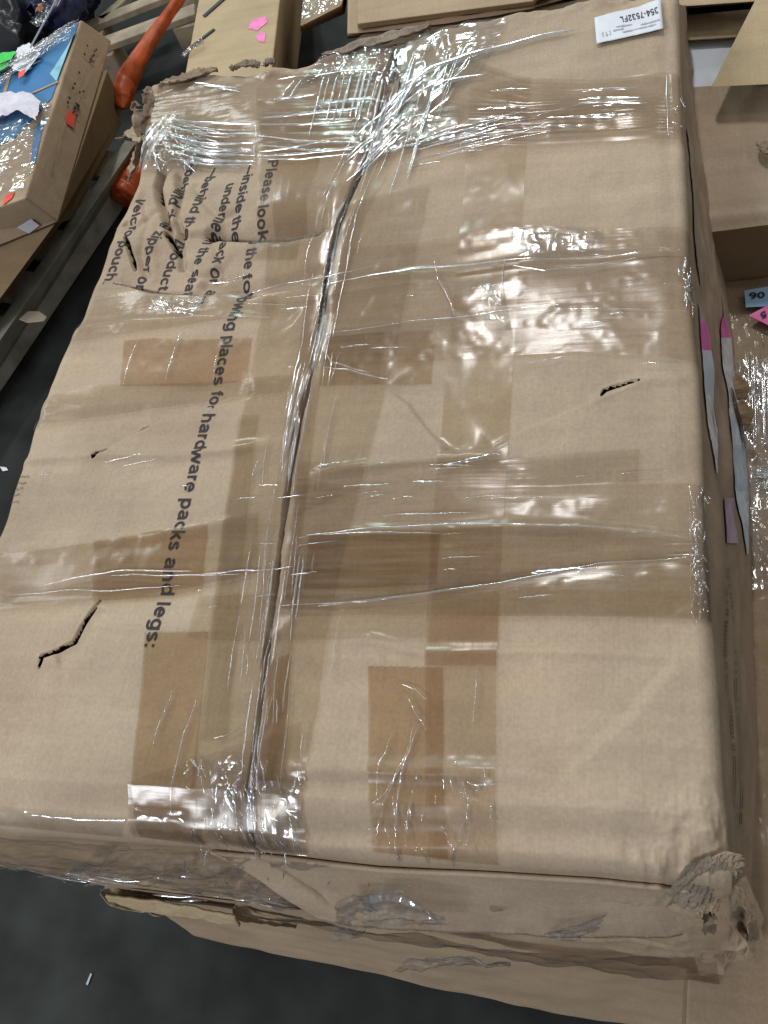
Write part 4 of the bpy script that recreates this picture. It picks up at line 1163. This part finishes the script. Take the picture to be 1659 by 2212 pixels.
def side_blade(name, ctrl, mat, push=.0025, n=40, seed=1, rag=.02):
    """ribbon on the side: ctrl [(t, r_centre, r_half)]"""
    c = resample(np.array(ctrl, float), n)
    rows = []
    for s in np.linspace(-1, 1, 7):
        rr = [side_at(t, r + s * hw * (1 + rag * 8 * float(vnoise(np.array(k * .7), np.array(s * 2.0), seed)))) + np.array([.9, 0, .4]) * push for k, (t, r, hw) in enumerate(c)]
        rows.append(rr)
    G = np.array(rows)
    return mesh_np(name, G.reshape(-1, 3), grid_faces(7, n), mat, box)


def side_t(v):   # far-to-near fraction of the picture row v on the right edge
    y = P(float(np.interp(v, [p[1] for p in right_px], [p[0] for p in right_px])), v)[1]
    ys = SIDE[0, :, 1]
    return float(np.interp(-y, -ys, np.linspace(0, 1, 420)))


WHITE_GLARE = plain('white_film_glare', (0.84, 0.84, 0.86), 0.25, noise=0.25, scale=60)  # film reflections over the side labels, painted as pale colours
GREY_GLARE = plain('grey_blue_label_glare', (0.66, 0.74, 0.78), 0.35, noise=0.3, scale=50)
LILAC = plain('lilac_label', (0.52, 0.38, 0.44), 0.6, noise=0.15, scale=50)
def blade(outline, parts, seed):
    """one tapering strip of labels, with film reflections painted in as coloured lengths"""
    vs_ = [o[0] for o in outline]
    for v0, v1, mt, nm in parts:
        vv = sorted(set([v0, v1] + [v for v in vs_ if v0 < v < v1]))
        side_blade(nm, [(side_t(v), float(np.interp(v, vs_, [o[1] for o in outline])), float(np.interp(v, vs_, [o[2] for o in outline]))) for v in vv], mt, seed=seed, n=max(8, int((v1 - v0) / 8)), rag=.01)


SKY_GLARE = plain('pale_blue_film_glare', (0.50, 0.60, 0.70), 0.3, noise=0.2, scale=70)
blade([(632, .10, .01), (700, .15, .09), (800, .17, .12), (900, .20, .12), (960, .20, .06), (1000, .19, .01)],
      [(632, 675, LILAC, 'lilac_label'), (675, 736, TAG_PINK, 'pink_label'), (736, 830, PAPER, 'white_strip'), (830, 1000, WHITE_GLARE, 'white_strip')], 2)
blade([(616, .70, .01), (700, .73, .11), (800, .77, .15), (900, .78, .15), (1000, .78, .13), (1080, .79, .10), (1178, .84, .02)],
      [(616, 660, LILAC, 'lilac_label'), (660, 706, TAG_PINK, 'pink_label'), (706, 860, WHITE_GLARE, 'white_strip'), (860, 940, GREY_GLARE, 'grey_label_glare'), (940, 1040, SKY_GLARE, 'blue_strip'), (1040, 1178, GREY_GLARE, 'grey_label_glare')], 4)
side_blade('lilac_label', [(side_t(1055), .44, .10), (side_t(1100), .45, .10), (side_t(1155), .46, .10)], LILAC, seed=6, rag=.003)
BLACKS = plain('black_streak', (.03, .03, .03), .4)
side_blade('dark_streak', [(side_t(815), .72, .01), (side_t(860), .77, .03), (side_t(910), .83, .03), (side_t(950), .86, .01)], BLACKS, push=.005, seed=9)
side_blade('dark_streak', [(side_t(845), .18, .005), (side_t(890), .24, .014), (side_t(930), .28, .004)], BLACKS, push=.005, seed=10)
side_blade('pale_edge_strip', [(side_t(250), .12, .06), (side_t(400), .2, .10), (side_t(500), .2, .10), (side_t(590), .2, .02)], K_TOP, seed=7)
# rows of print too foreshortened to read
V = []; Fc = []
for k in range(64):
    v = 1210 + k * 9.0
    for row in (.22, .36):
        if random.random() < .2: continue
        t0 = side_t(v); a = side_at(t0, row); b = side_at(min(t0 + .0024, 1), row + .02); c = side_at(min(t0 + .0024, 1), row + .035); d = side_at(t0, row + .018)
        n0 = len(V); off = np.array([.9, 0, .45]) * .002
        V += [a + off, b + off, c + off, d + off]; Fc.append((n0, n0 + 1, n0 + 2, n0 + 3))
mesh_np('side_print', np.array(V), np.array(Fc), plain('brown_ink', (.07, .05, .035), .8), box, False)['kind'] = 'stuff'
# tufts torn out of the side
for k, (u, v) in enumerate(((1598, 840), (1605, 895), (1504, 150))):
    shard('torn_flap', [S3(u - 14, v - 26, .40, .006), S3(u - 2, v, .40, .014), S3(u - 2, v + 24, .39, .008)], K_DARK, seed=50 + k, crumple=.0006)

# ================================================================== CARTON UNDERNEATH
low = thing('cardboard_box', 'brown carton lying underneath the big film-wrapped one, its crushed front corner over the floor', 'box', (-0.2, 0.5, 0))
tp = [P(222, 1915, ZM - .003), P(1540, 2078, ZM - .003), np.array([.075, 1.2, ZM - .003]), np.array([-.70, 1.2, ZM - .003])]
bt = [P(430, 2030, .01), P(1480, 2243, .01), np.array([.075, 1.2, .01]), np.array([-.70, 1.2, .01])]
A = np.array([tp[0], tp[1]]); B = np.array([bt[0], bt[1]])
G = ruled(A, B, 60, 260)
G[..., 1] -= .004 * fbm(G[..., 0] * 7, G[..., 2] * 9, 101, 3) * smooth(0, .2, np.linspace(0, 1, 60)[:, None]) - .002
LOWG = G.copy()
mesh_np('front_panel', G.reshape(-1, 3), grid_faces(60, 260), K_LOW, low)
slab('carton_body', [p + np.array([0, .003 if i < 2 else 0, 0]) for i, p in enumerate(tp)], [p + np.array([.02 * (i in (0, 3)), .03 if i < 2 else 0, 0]) for i, p in enumerate(bt)], K_LOW, low)
# pale rim of the folded top flap, dented
A = PL([(232, 1921), (330, 1934), (430, 1950), (512, 1964)], ZM); B = PL([(245, 1944), (330, 1957), (430, 1972), (522, 1984)], ZM - .03)
G = ruled(A, B, 14, 80); G[..., 1] -= .006 + .002 * fbm(G[..., 0] * 40, G[..., 2] * 40, 7, 3)
solidify(mesh_np('folded_rim', G.reshape(-1, 3), grid_faces(14, 80), K_TAN, low), .004)
shard('torn_rim', [S3(225, 1918, ZM - .01, .010), S3(250, 1935, ZM - .02, .016), S3(300, 1952, ZM - .03, .010), S3(345, 1960, ZM - .035, .012), S3(355, 1965, ZM - .05, .004)], K_TORN, seed=61, parent=low)
shard('torn_rim', [S3(505, 1960, ZM - .01, .006), S3(522, 1972, ZM - .02, .010), S3(545, 1985, ZM - .03, .006), S3(640, 2000, ZM - .035, .004)], K_TORN, seed=62, parent=low)
# a dark dent and scribble on its front
INK_BLUE = plain('blue_ink', (0.03, 0.04, 0.10), .7)
q = []
for k in range(5):
    p = LOWG[22 + k % 2, 36 + k * 3] + np.array([0, -.004, .002])
    q.append((p, U(.003, .006), .0009, (U(-.6, .6), .5)))
marks('ink_mark', q, INK_BLUE, low)

# ================================================================== RIGHT NEIGHBOURS
rt = thing('cardboard_box', 'film-wrapped carton with a pale blue numbered tag, along the right side of the big one', 'box', (.3, .6, 0))
G = ruled(PL([(1540, 606), (1640, 590), (1760, 578)], .347), PL([(1478, 2330), (1640, 2350), (1900, 2380)], .347), 260, 90)
G[..., 2] += .003 * fbm(G[..., 0] * 12, G[..., 1] * 9, 111, 4)
mesh_np('top_panel', G.reshape(-1, 3), grid_faces(260, 90), K_TOP, rt); RT = G
e = np.concatenate([G[0], G[1:, -1], G[-1, ::-1], G[::-1, 0]])
G2 = ruled(e, e * [1, 1, 0] + [0, 0, .002], 14, 400)
mesh_np('side_wall', G2.reshape(-1, 3), grid_faces(6, 400), K_SIDE, rt)
def film_rt(r0, r1, mat, crk, cs, seed, wv=0.0):
    G = resample_grid(RT[r0:r1], (r1 - r0) * 2, 160)
    x, y = G[..., 0], G[..., 1]
    G[..., 2] += .004 + crk * (ridged(x * cs, y * cs * .5, seed, 4) + .9).clip(0) + wv * np.sin(x * 420 + 2 * vnoise(y * 8, x * 8, 2))
    mesh_np('stretch_film', G.reshape(-1, 3), grid_faces(*G.shape[:2]), mat, rt)
film_rt(2, 60, FILM1, .0012, 30, 121)
film_rt(40, 130, CRINK, .0022, 26, 122, .0004)
film_rt(110, 258, FILM2, .0012, 20, 123)


def top_rt(x, y):
    g = RT.reshape(-1, 3)[::3]; x = np.asarray(x).ravel(); y = np.asarray(y).ravel()
    d = (g[None, :, 0] - x[:, None]) ** 2 + (g[None, :, 1] - y[:, None]) ** 2
    return g[d.argmin(1), 2]
def tag_rt(name, px, mat, z):
    o = sheet(name, PL(px, z), mat, rt, .0006); return o
zt_ = .3585
tb = tag_rt('number_tag', [(1608, 628), (1712, 610), (1714, 660), (1611, 664)], TAG_BLUE, zt_)
printed('tag_number', '1 06', P(1679, 630, zt_), P(1617, 634, zt_), .0125, INK, tb, None, lift=.0018, bold=.04, up=(P(1650, 648, zt_) - P(1650, 632, zt_)) / np.linalg.norm(P(1650, 648, zt_) - P(1650, 632, zt_)))
tp_ = tag_rt('pink_tag', [(1617, 682), (1665, 656), (1730, 660), (1730, 720), (1662, 704)], TAG_PINK, zt_ + .002)
a, b = P(1655, 672, zt_ + .002), P(1640, 678, zt_ + .002)
upv = P(1650, 694, zt_ + .002) - P(1646, 674, zt_ + .002)
printed('tag_number', '5', a, b, .012, INK, tp_, None, lift=.002, bold=.03, up=upv / np.linalg.norm(upv))
pr = Pleats()
for k in range(40):
    u0 = U(1600, 1665); v0 = U(690, 1010)
    q_ = resample(PL([(u0, v0), (u0 + U(-10, 25), v0 + U(-25, 30))], .347), 14); pr.add(q_, U(.0008, .002), .0014, surf=top_rt, lift=.008)
for k in range(22):
    u0 = U(1612, 1700); q_ = resample(PL([(u0, U(760, 800)), (u0 + 6, U(900, 1000))], .347), 20); pr.add(q_, U(.0006, .0016), .0014, surf=top_rt, lift=.008)
for k in range(16):
    v0 = U(1010, 1060); q_ = resample(PL([(1618 + U(0, 20), v0), (1680, v0 + U(-6, 6))], .347), 14); pr.add(q_, U(.0006, .0016), .0014, surf=top_rt, lift=.006)
pr.done('film_pleat', parent=rt)

b3 = thing('cardboard_box', 'plain tan carton with a folded front lip behind the blue-tagged wrapped carton', 'box', P(1640, 330, 0))
zt3 = .47
G = ruled(PL([(1450, 192), (1560, 186), (1800, 168)], zt3), PL([(1500, 506), (1600, 494), (1800, 470)], zt3 - .012), 80, 80)
G[..., 2] += .002 * fbm(G[..., 0] * 12, G[..., 1] * 9, 131, 4) + .008 * np.exp(-((np.linspace(0, 1, 80)[:, None] - .93) / .05) ** 2)
mesh_np('top_panel', G.reshape(-1, 3), grid_faces(80, 80), K_TOP, b3)
e = np.concatenate([G[0], G[1:, -1], G[-1, ::-1], G[::-1, 0]])
G2 = ruled(e, e * [1, 1, 0] + [0, 0, .0], 20, 300)
mesh_np('side_wall', G2.reshape(-1, 3), grid_faces(20, 300), K_DARK, b3)  # walls take a darker kraft: their shade is put into the colour
shard('torn_edge', [S3(1640, 310, zt3 + .005, .006), S3(1650, 325, zt3 + .006, .010), S3(1668, 335, zt3 + .005, .006)], K_TORN, seed=70, parent=b3)

pn = thing('foam_panel', 'white panel lying behind the right far corner of the big carton', 'panel', P(1540, 130, .40))
slab('panel_sheet', PL([(1440, 92), (1590, 79), (1640, 200), (1440, 215)], .44), PL([(1440, 92), (1590, 79), (1640, 200), (1440, 215)], .40),
     plain('white_board', (.62, .67, .74), .5, noise=.05, scale=6), pn, bevel=.003)
bd = thing('cardboard_sheet', 'tan board lying across behind the white panel, dark gap above it', 'board', P(1560, 55, .44))
slab('board', PL([(1440, 36), (1660, 16), (1650, 76), (1440, 90)], .455), PL([(1440, 36), (1660, 16), (1650, 80), (1440, 94)], .43), K_TAN, bd, bevel=.003)
bk2 = thing('cardboard_box', 'brown carton at the top right edge, beyond the dark gap', 'box', P(1560, -40, 0))
slab('carton_body', PL([(1400, -60), (1760, -120), (1740, -4), (1420, 18)], .50), PL([(1400, -60), (1760, -120), (1740, -2), (1420, 24)], .0), K_LOW, bk2, bevel=.004)
ln = thing('cardboard_sheet', 'tan cardboard sheet with a slanting edge at the top right', 'board', P(1640, 90, .55))
slab('board', PL([(1536, 188), (1640, -16), (1800, -40), (1800, 175)], .515), PL([(1536, 188), (1640, -16), (1800, -40), (1800, 175)], .508), K_TAN, ln, bevel=.001)

# ================================================================== CARTONS BEHIND
tb_ = thing('cardboard_box', 'smooth tan carton with a pink paper patch and black strap, behind the torn far corner', 'box', P(500, 60, 0))
slab('carton_body', PL([(440, -60), (612, -60), (583, 190), (392, 205)], .50), PL([(490, -60), (668, -60), (636, 200), (450, 205)], .0), K_TAN, tb_, bevel=.004)
for pts in ([(536, 62), (545, 42), (575, 36), (578, 48), (556, 66)], [(552, 80), (562, 70), (574, 72), (572, 92), (560, 90)]):
    sheet('pink_patch', PL(pts, .5006), TAG_PINK, tb_, .0006)
STRAP = plain('black_strap', (.02, .022, .026), .3)
for a, b, w in (((398, 112), (462, 62), 6), ((440, 34), (485, -6), 8)):
    p, q = P(*a, .503), P(*b, .503)
    d = (q - p) / np.linalg.norm(q - p); e = np.array([-d[1], d[0], 0]) * w * .0006
    slab('strap', [p + e, q + e, q - e, p - e], [v - np.array([0, 0, .002]) for v in (p + e, q + e, q - e, p - e)], STRAP, tb_, bevel=0)
shard('strap_tail', [S3(396, 122, .50, .004), S3(410, 106, .51, .008), S3(440, 88, .51, .005)], CRINK, seed=90, parent=tb_)

bb = thing('cardboard_box', 'carton with a ribbed double lip lying behind the middle of the big carton', 'box', P(960, 0, 0))
slab('lid', PL([(770, -60), (1300, -150), (1260, -30), (1160, -8), (1155, 2), (772, 52)], .53), PL([(770, -60), (1300, -150), (1260, -22), (1160, 2), (1155, 12), (772, 64)], .50), K_LOW, bb, bevel=.004)
slab('carton_body', PL([(752, -60), (1300, -150), (1250, -10), (1160, 14), (750, 74)], .495), PL([(752, -60), (1300, -150), (1250, 0), (1160, 20), (750, 84)], .25), K_LOW, bb, bevel=.004)
cr = resample(PL([(760, 70), (960, 44), (1158, 14)], .498), 60)
pb = Pleats()
pb.add(cr, .006, .006, surf=None, z=np.full(60, .496)); pb.done('lip_rib', K_SIDE, bb)
b5 = thing('cardboard_box', 'pale carton slip visible just behind the dirty film on the far rim', 'box', P(900, 80, 0))
slab('carton_body', PL([(795, 62), (1000, 36), (1300, -8), (1300, 120), (690, 160)], .47), PL([(795, 66), (1000, 40), (1300, -4), (1300, 120), (690, 160)], .0), K_TOP, b5, bevel=.004)
b6 = thing('cardboard_box', 'film-covered carton in the dark gap right of the tan carton', 'box', P(690, 20, 0))
slab('carton_body', PL([(660, -60), (760, -70), (738, 12), (648, 58)], .44), PL([(660, -60), (760, -70), (745, 30), (650, 72)], .30), K_LOW, b6, bevel=.004)
G = ruled(PL([(655, 10), (700, -20), (745, -40)], .445), PL([(652, 50), (700, 30), (738, 8)], .445), 30, 50)
G[..., 2] += .003 * (ridged(G[..., 0] * 18, G[..., 1] * 18, 6) + .9).clip(0)
mesh_np('loose_film', G.reshape(-1, 3), grid_faces(30, 50), CRINK, b6)

# ================================================================== LEFT: PALLET AND ITS LOAD
WOOD = plain('grey_wood', (0.38, 0.375, 0.31), .85, noise=.3, scale=14, bump=.3)
WOOD2 = plain('brown_wood', (0.34, 0.28, 0.20), .8, noise=.3, scale=18, bump=.3)
pal = thing('wooden_pallet', 'grey weathered pallet on the dark floor left of the big carton', 'pallet', P(100, 600, 0))
zp = .125
T0, T1 = P(-330, 1215, zp), P(296, 305, zp)
Bo0, Bo1 = P(-330, 1330, 0.0), P(292, 369, 0.0)
dpal = (T1 - T0) / np.linalg.norm(T1 - T0); epal = np.array([-dpal[1], dpal[0], 0])   # to the left
L_p = np.linalg.norm(T1 - T0)
slab('stringer', [T0, T1, T1 + epal * .045, T0 + epal * .045], [np.array([*Bo0[:2], .003]), np.array([*Bo1[:2], .003]), T1 * [1, 1, 0] + epal * .045 + [0, 0, .003], T0 * [1, 1, 0] + epal * .045 + [0, 0, .003]], WOOD, pal, bevel=.004)
for off in (.5, .998):
    a, b = T0 + epal * off - [0, 0, .023 * (off < .9)], T1 + epal * off - [0, 0, .023 * (off < .9)]
    slab('stringer', [a, b, b + epal * .045, a + epal * .045], [v * [1, 1, 0] + [0, 0, .003] for v in (a, b, b + epal * .045, a + epal * .045)], WOOD, pal, bevel=.004)
nb = 9
for k in range(nb):
    s0 = L_p * k / nb + .01; wd = L_p / nb * .66
    a = T0 + dpal * s0 + epal * .047; b = a + dpal * wd
    qd = [a, b, b + epal * .95, a + epal * .95]
    slab('deck_board', [v + np.array([0, 0, -.002]) for v in qd], [v + np.array([0, 0, -.022]) for v in qd], WOOD2, pal, bevel=.003)
kn = thing('wood_chip', 'round brown wood scrap at the foot of the pallet edge near the left frame', 'scrap', P(75, 680, zp))
slab('chip', PL([(40, 690), (60, 672), (85, 672), (102, 684), (95, 694), (60, 698)], zp + .03), PL([(40, 690), (60, 672), (85, 672), (102, 684), (95, 694), (60, 698)], zp + .021), WOOD2, kn, bevel=.002)

lb = thing('cardboard_box', 'dark brown carton on the pallet, under the film-wrapped carton with the blue top', 'box', P(50, 450, zp + .02))
z0 = zp + .021
slab('carton_body', PL([(232, 150), (125, 478), (-200, 600), (-150, 250)], .30), PL([(270, 235), (152, 458), (-110, 800), (-100, 330)], z0), K_DARK, lb, bevel=.004)
fl = slab('open_flap', [P(214, 190, .29), P(222, 190, .29), P(262, 264, .16), P(152, 470, .16), P(124, 478, .295)], [p - np.array([.004, 0, .006]) for p in (P(214, 190, .29), P(222, 190, .29), P(262, 264, .16), P(152, 470, .16), P(124, 478, .295))], K_DARK, lb, bevel=0)

blu = thing('cardboard_box', 'film-wrapped carton with a bright blue top and stained tan side, stacked on the left pallet', 'box', P(60, 300, .302))
zb, zc = .40, .303
slab('carton_body', PL([(176, 42), (54, 428), (-240, 530), (-130, 215)], zb), PL([(242, 88), (126, 480), (-170, 600), (-60, 280)], zc), K_LOW, blu, bevel=.004)
BLUE = plain('blue_print', (0.035, 0.185, 0.42), .35, noise=.12, scale=10)
BLUE2 = plain('pale_blue_print', (0.28, 0.58, 0.70), .3, noise=.2, scale=30)
sheet('blue_panel', PL([(170, 48), (112, 212), (30, 300), (-40, 330), (-60, 200), (60, 118)], zb + .0015), BLUE, blu, .0006)
sheet('pale_blue_edge', PL([(168, 62), (160, 74), (122, 176), (108, 160), (140, 110)], zb + .003), BLUE2, blu, .0006)
sheet('blue_stripe', PL([(98, 250), (76, 352), (66, 352), (74, 280)], zb + .0015), BLUE, blu, .0006)
for a, b, w in (((125, 176), (30, 218), 5), ((108, 226), (40, 224), 6), ((24, 150), (8, 205), 7)):
    p, q_ = P(*a, zb + .004), P(*b, zb + .004); d = (q_ - p) / np.linalg.norm(q_ - p); e = np.array([-d[1], d[0], 0]) * w * .00075
    slab('tape_strip', [p + e, q_ + e, q_ - e, p - e], [v - np.array([0, 0, .001]) for v in (p + e, q_ + e, q_ - e, p - e)], K_LOW, blu, bevel=0)


def crumpled(name, pxA, pxB, z, mat, parent, amp=.006, cs=14, seed=0, n=30):
    G = ruled(PL(pxA, z), PL(pxB, z), n, n)
    G[..., 2] += .004 + amp * (ridged(G[..., 0] * cs, G[..., 1] * cs, seed, 4) + .9).clip(0)
    o = mesh_np(name, G.reshape(-1, 3), grid_faces(n, n), mat, parent); return o


crumpled('paper_sheet', [(42, 110), (66, 98), (92, 122)], [(22, 146), (36, 160), (58, 160)], zb + .006, PAPER, blu, amp=.003, seed=3)
crumpled('paper_sheet', [(-20, 236), (30, 210), (70, 212), (94, 228)], [(-30, 290), (10, 262), (50, 252), (88, 275)], zb + .006, plain('pinkish_paper', (.66, .64, .72), .6, noise=.15, scale=25), blu, amp=.008, seed=4)
sheet('red_tag', PL([(40, 158), (56, 148), (52, 162), (40, 170)], zb + .016), TAG_RED, blu, .0006)
crumpled('green_tag', [(-20, 130), (14, 120), (40, 118)], [(-20, 166), (10, 162), (22, 150)], zb + .006, TAG_GREEN, blu, amp=.003, seed=5)
sheet('red_tag', PL([(22, 418), (32, 414), (26, 428), (8, 442), (5, 440), (12, 424)], zb + .002), TAG_RED, blu, .0006)


def blu_side(f, g):  # f far->near along the right face, g top->bottom
    a = P(176, 42, zb) * (1 - f) + P(54, 428, zb) * f; b = P(242, 88, zc) * (1 - f) + P(126, 480, zc) * f
    return a * (1 - g) + b * g + np.array([.004, 0, .003])
def side_patch(name, poly, mat):
    return sheet(name, [blu_side(f, g) for f, g in poly], mat, blu, .0006)
side_patch('red_tag', [(.50, .38), (.50, .62), (.54, .62), (.57, .66), (.57, .45), (.54, .34)], TAG_RED)
V = []; Fc = []
for k in range(30):
    f = random.choice([U(.22, .42), U(.10, .2), U(.44, .5)]); g = random.choice([.30, .52, .58]) + U(-.03, .03)
    a = [blu_side(f, g), blu_side(f + U(.006, .014), g + .01), blu_side(f + .012, g + U(.04, .08)), blu_side(f, g + .06)]
    n0 = len(V); V += [p + np.array([.002, 0, .002]) for p in a]; Fc.append((n0, n0 + 1, n0 + 2, n0 + 3))
mesh_np('side_print', np.array(V), np.array(Fc), INK, blu, False)['kind'] = 'stuff'
# white seam of glossy tape down the side
G = np.array([[blu_side(f, g + .05 * math.sin(f * 9)) for f in np.linspace(.22, .85, 60)] for g in np.linspace(.40, .47, 6)])
G += np.array([.002, 0, .003]); G[..., 2] += .002 * ridged(G[..., 0] * 40, G[..., 1] * 40, 5)
mesh_np('film_seam', G.reshape(-1, 3), grid_faces(6, 60), CRINK, blu)
# film over the top
G = ruled(PL([(176, 45), (60, 118), (-40, 190)], zb), PL([(158, 92), (60, 150), (-60, 230)], zb), 50, 120)
G[..., 2] += .006 + .004 * (ridged(G[..., 0] * 22, G[..., 1] * 30, 8) + .9).clip(0)
mesh_np('stretch_film', G.reshape(-1, 3), grid_faces(50, 120), CRINK, blu)
G = ruled(PL([(120, 230), (60, 240), (-40, 280)], zb), PL([(62, 420), (20, 425), (-80, 460)], zb), 80, 60)
G[..., 2] += .006 + .003 * (ridged(G[..., 0] * 14, G[..., 1] * 14, 9) + .9).clip(0)
mesh_np('stretch_film', G.reshape(-1, 3), grid_faces(80, 60), CRINK, blu)
pq = Pleats()
for k in range(22):
    t = U(.05, .85); a = lerp((172, 50), (-20, 175), t); b = lerp((160, 88), (-20, 215), min(t + U(.1, .3), 1)); m = U(0, 1); c = lerp(a, b, m)
    q_ = resample(PL([(c[0] + 30, c[1] - 18), (c[0] - 30, c[1] + 20)], zb), 20); pq.add(q_, U(.0014, .004), .003, surf=None, z=np.full(20, zb + .014))
for k in range(24):
    u0 = U(0, 70); v0 = U(285, 420)
    q_ = resample(PL([(u0, v0), (u0 + U(8, 26), v0 - U(2, 14))], zb), 14); pq.add(q_, U(.0012, .003), .003, surf=None, z=np.full(14, zb + .012))
pq.done('film_pleat', parent=blu)
q = []
for u, v, l_ in ((12, 134, .016), (26, 128, .014), (8, 150, .018), (20, 146, .012)):
    q.append((P(u, v, zb + .0165), l_, .0035, (U(.6, 1), U(.2, .6))))
marks('tag_print', q, INK, blu)['kind'] = 'stuff'
q = []
for k in range(16):
    q.append((P(U(38, 80), U(118, 152), zb + .0155), U(.004, .012), .0009, (.8, .5)))
marks('paper_print', q, INK_GREY, blu)['kind'] = 'stuff'
# white sticker on its shaded front
def blu_front(f, g):
    a = P(54, 428, zb) * (1 - f) + P(-240, 530, zb) * f; b = P(126, 480, zc) * (1 - f) + P(-170, 600, zc) * f
    return a * (1 - g) + b * g + np.array([0, -.004, .002])
sheet('white_sticker', [blu_front(.10, .62), blu_front(.22, .70), blu_front(.20, .98), blu_front(.10, .88)], PAPER, blu, .0006)

# orange bundle
ORANGE = plain('orange_plastic', (0.44, 0.075, 0.012), .42, noise=.3, scale=40, bump=.5)


def tube(name, ctrl, mat, parent, n=60, m=28, amp=.006, cs=16, seed=0, cap=True):
    """bundle: ctrl [(x,y,z,radius)], crumpled skin"""
    q = resample(np.array(ctrl, float), n)
    d = np.gradient(q[:, :3], axis=0); d /= np.linalg.norm(d, axis=1, keepdims=True)
    e = np.cross(d, [0, 0, 1.0]); e /= np.linalg.norm(e, axis=1, keepdims=True); g = np.cross(e, d)
    a = np.linspace(0, 2 * np.pi, m)
    rr = q[:, 3:4] + amp * ridged(np.cos(a)[None] * 1.3 + 0 * q[:, :1] + seed, np.linspace(0, 1, n)[:, None] * cs * .4 + np.sin(a)[None] * 1.3, seed, 4)
    if cap: rr = rr * np.clip(np.minimum(np.linspace(0, 1, n), 1 - np.linspace(0, 1, n)) * 18, .02, 1)[:, None] ** .5
    G = q[:, None, :3] + rr[..., None] * (np.cos(a)[None, :, None] * e[:, None] + np.sin(a)[None, :, None] * g[:, None])
    return mesh_np(name, G.reshape(-1, 3), grid_faces(n, m), mat, parent)


ob = thing('orange_bundle', 'bright orange plastic-wrapped bundle, narrow at the top, leaning by the pallet load', 'bundle', P(265, 230, .05))
tube('wrapped_body', [S3(420, -60, .34, .013), S3(386, -2, .32, .014), S3(352, 48, .29, .015), S3(320, 96, .26, .018), S3(292, 140, .24, .024), S3(274, 175, .22, .029), S3(266, 200, .21, .028), S3(265, 220, .20, .022), S3(266, 234, .20, .014)], ORANGE, ob, amp=.0018, cs=9, seed=4)
og = thing('orange_bundle', 'orange plastic wrap end on the floor between the pallet and the torn carton corner', 'bundle', P(275, 400, 0))
tube('wrapped_end', [S3(300, 350, .05, .03), S3(285, 390, .05, .05), S3(268, 425, .05, .045), S3(262, 440, .045, .02)], ORANGE, og, amp=.005, seed=6)

# dark bags and rubbish at the far left
BAG = plain('black_bag', (0.010, 0.012, 0.018), .3, noise=.4, scale=12)
BAGN = plain('navy_bag', (0.012, 0.02, 0.07), .3, noise=.4, scale=12)
bg1 = thing('plastic_bag', 'black plastic bag heap beyond the blue-topped carton', 'bag', P(40, 70, .0))
tube('bag_body', [S3(150, -70, .16, .10), S3(95, 10, .16, .12), S3(55, 60, .15, .12), S3(10, 120, .14, .10), S3(-40, 170, .12, .06)], BAG, bg1, amp=.03, cs=10, seed=11)
bg2 = thing('plastic_bag', 'navy plastic bag with glossy folds at the top left', 'bag', P(110, 10, 0))
tube('bag_body', [S3(190, -80, .22, .06), S3(140, -20, .25, .07), S3(112, 25, .26, .05), S3(92, 52, .24, .02)], BAGN, bg2, amp=.02, cs=12, seed=12)
gl_ = thing('clear_film_scrap', 'crumpled glossy clear film on the dark bags', 'film', P(96, 50, .3))
crumpled('film_scrap', [(84, 40), (100, 22), (118, 26)], [(74, 68), (92, 76), (108, 60)], .29, CRINK, gl_, amp=.012, cs=22, seed=8)
oc = thing('orange_scrap', 'small dull orange scrap beside the clear film on the dark bags', 'scrap', P(88, 22, .3))
crumpled('scrap', [(82, 24), (94, 14), (98, 16)], [(80, 34), (92, 30), (98, 26)], .32, plain('dull_orange', (.30, .10, .02), .5), oc, amp=.006, cs=22, seed=9, n=14)
rod = thing('white_rod', 'thin pale rod slanting up from the papers on the blue-topped carton', 'rod', P(68, 100, .42))
tube('rod', [S3(66, 102, .425, .0022), S3(100, 40, .50, .0022), S3(134, -22, .58, .0022)], plain('pale_rod', (.55, .55, .55), .4), rod, n=20, m=10, amp=0, cap=False)
pg = thing('wooden_pallet', 'brown pallet boards in the dark beyond the orange bundle', 'pallet', P(280, 40, 0))
for k, (a, b, w) in enumerate((((195, 100), (420, 18), 30), ((170, 60), (420, -40), 24), ((215, 40), (330, -60), 16))):
    p, q_ = P(*a, .15), P(*b, .15); d = (q_ - p) / np.linalg.norm(q_ - p); e = np.array([-d[1], d[0], 0]) * w * .001
    slab('deck_board', [p + e, q_ + e, q_ - e, p - e], [v - np.array([0, 0, .02]) for v in (p + e, q_ + e, q_ - e, p - e)], WOOD2, pg, bevel=.003)
    for t in (.1, .9):
        c = p * (1 - t) + q_ * t
        if k < 2:
            slab('block', [c + np.array([s * .04, r * .04, -.021]) for s, r in ((-1, -1), (1, -1), (1, 1), (-1, 1))], [np.array([c[0] + s * .04, c[1] + r * .04, .002]) for s, r in ((-1, -1), (1, -1), (1, 1), (-1, 1))], WOOD2, pg, bevel=.002)

# scraps on the floor
for k, (lb_, pts) in enumerate((('small white paper scrap on the dark floor by the left edge of the big carton', [(0, 1008), (14, 1010), (18, 1016), (6, 1018)]),
                                ('thin pale sliver on the dark floor in front of the lower carton', [(186, 2126), (196, 2102), (199, 2104), (190, 2128)]))):
    sc_ = sheet('paper_scrap', PL(pts, .003), PAPER if k == 0 else INK_GREY, None, .0008)
    sc_['label'] = lb_; sc_['category'] = 'scrap'
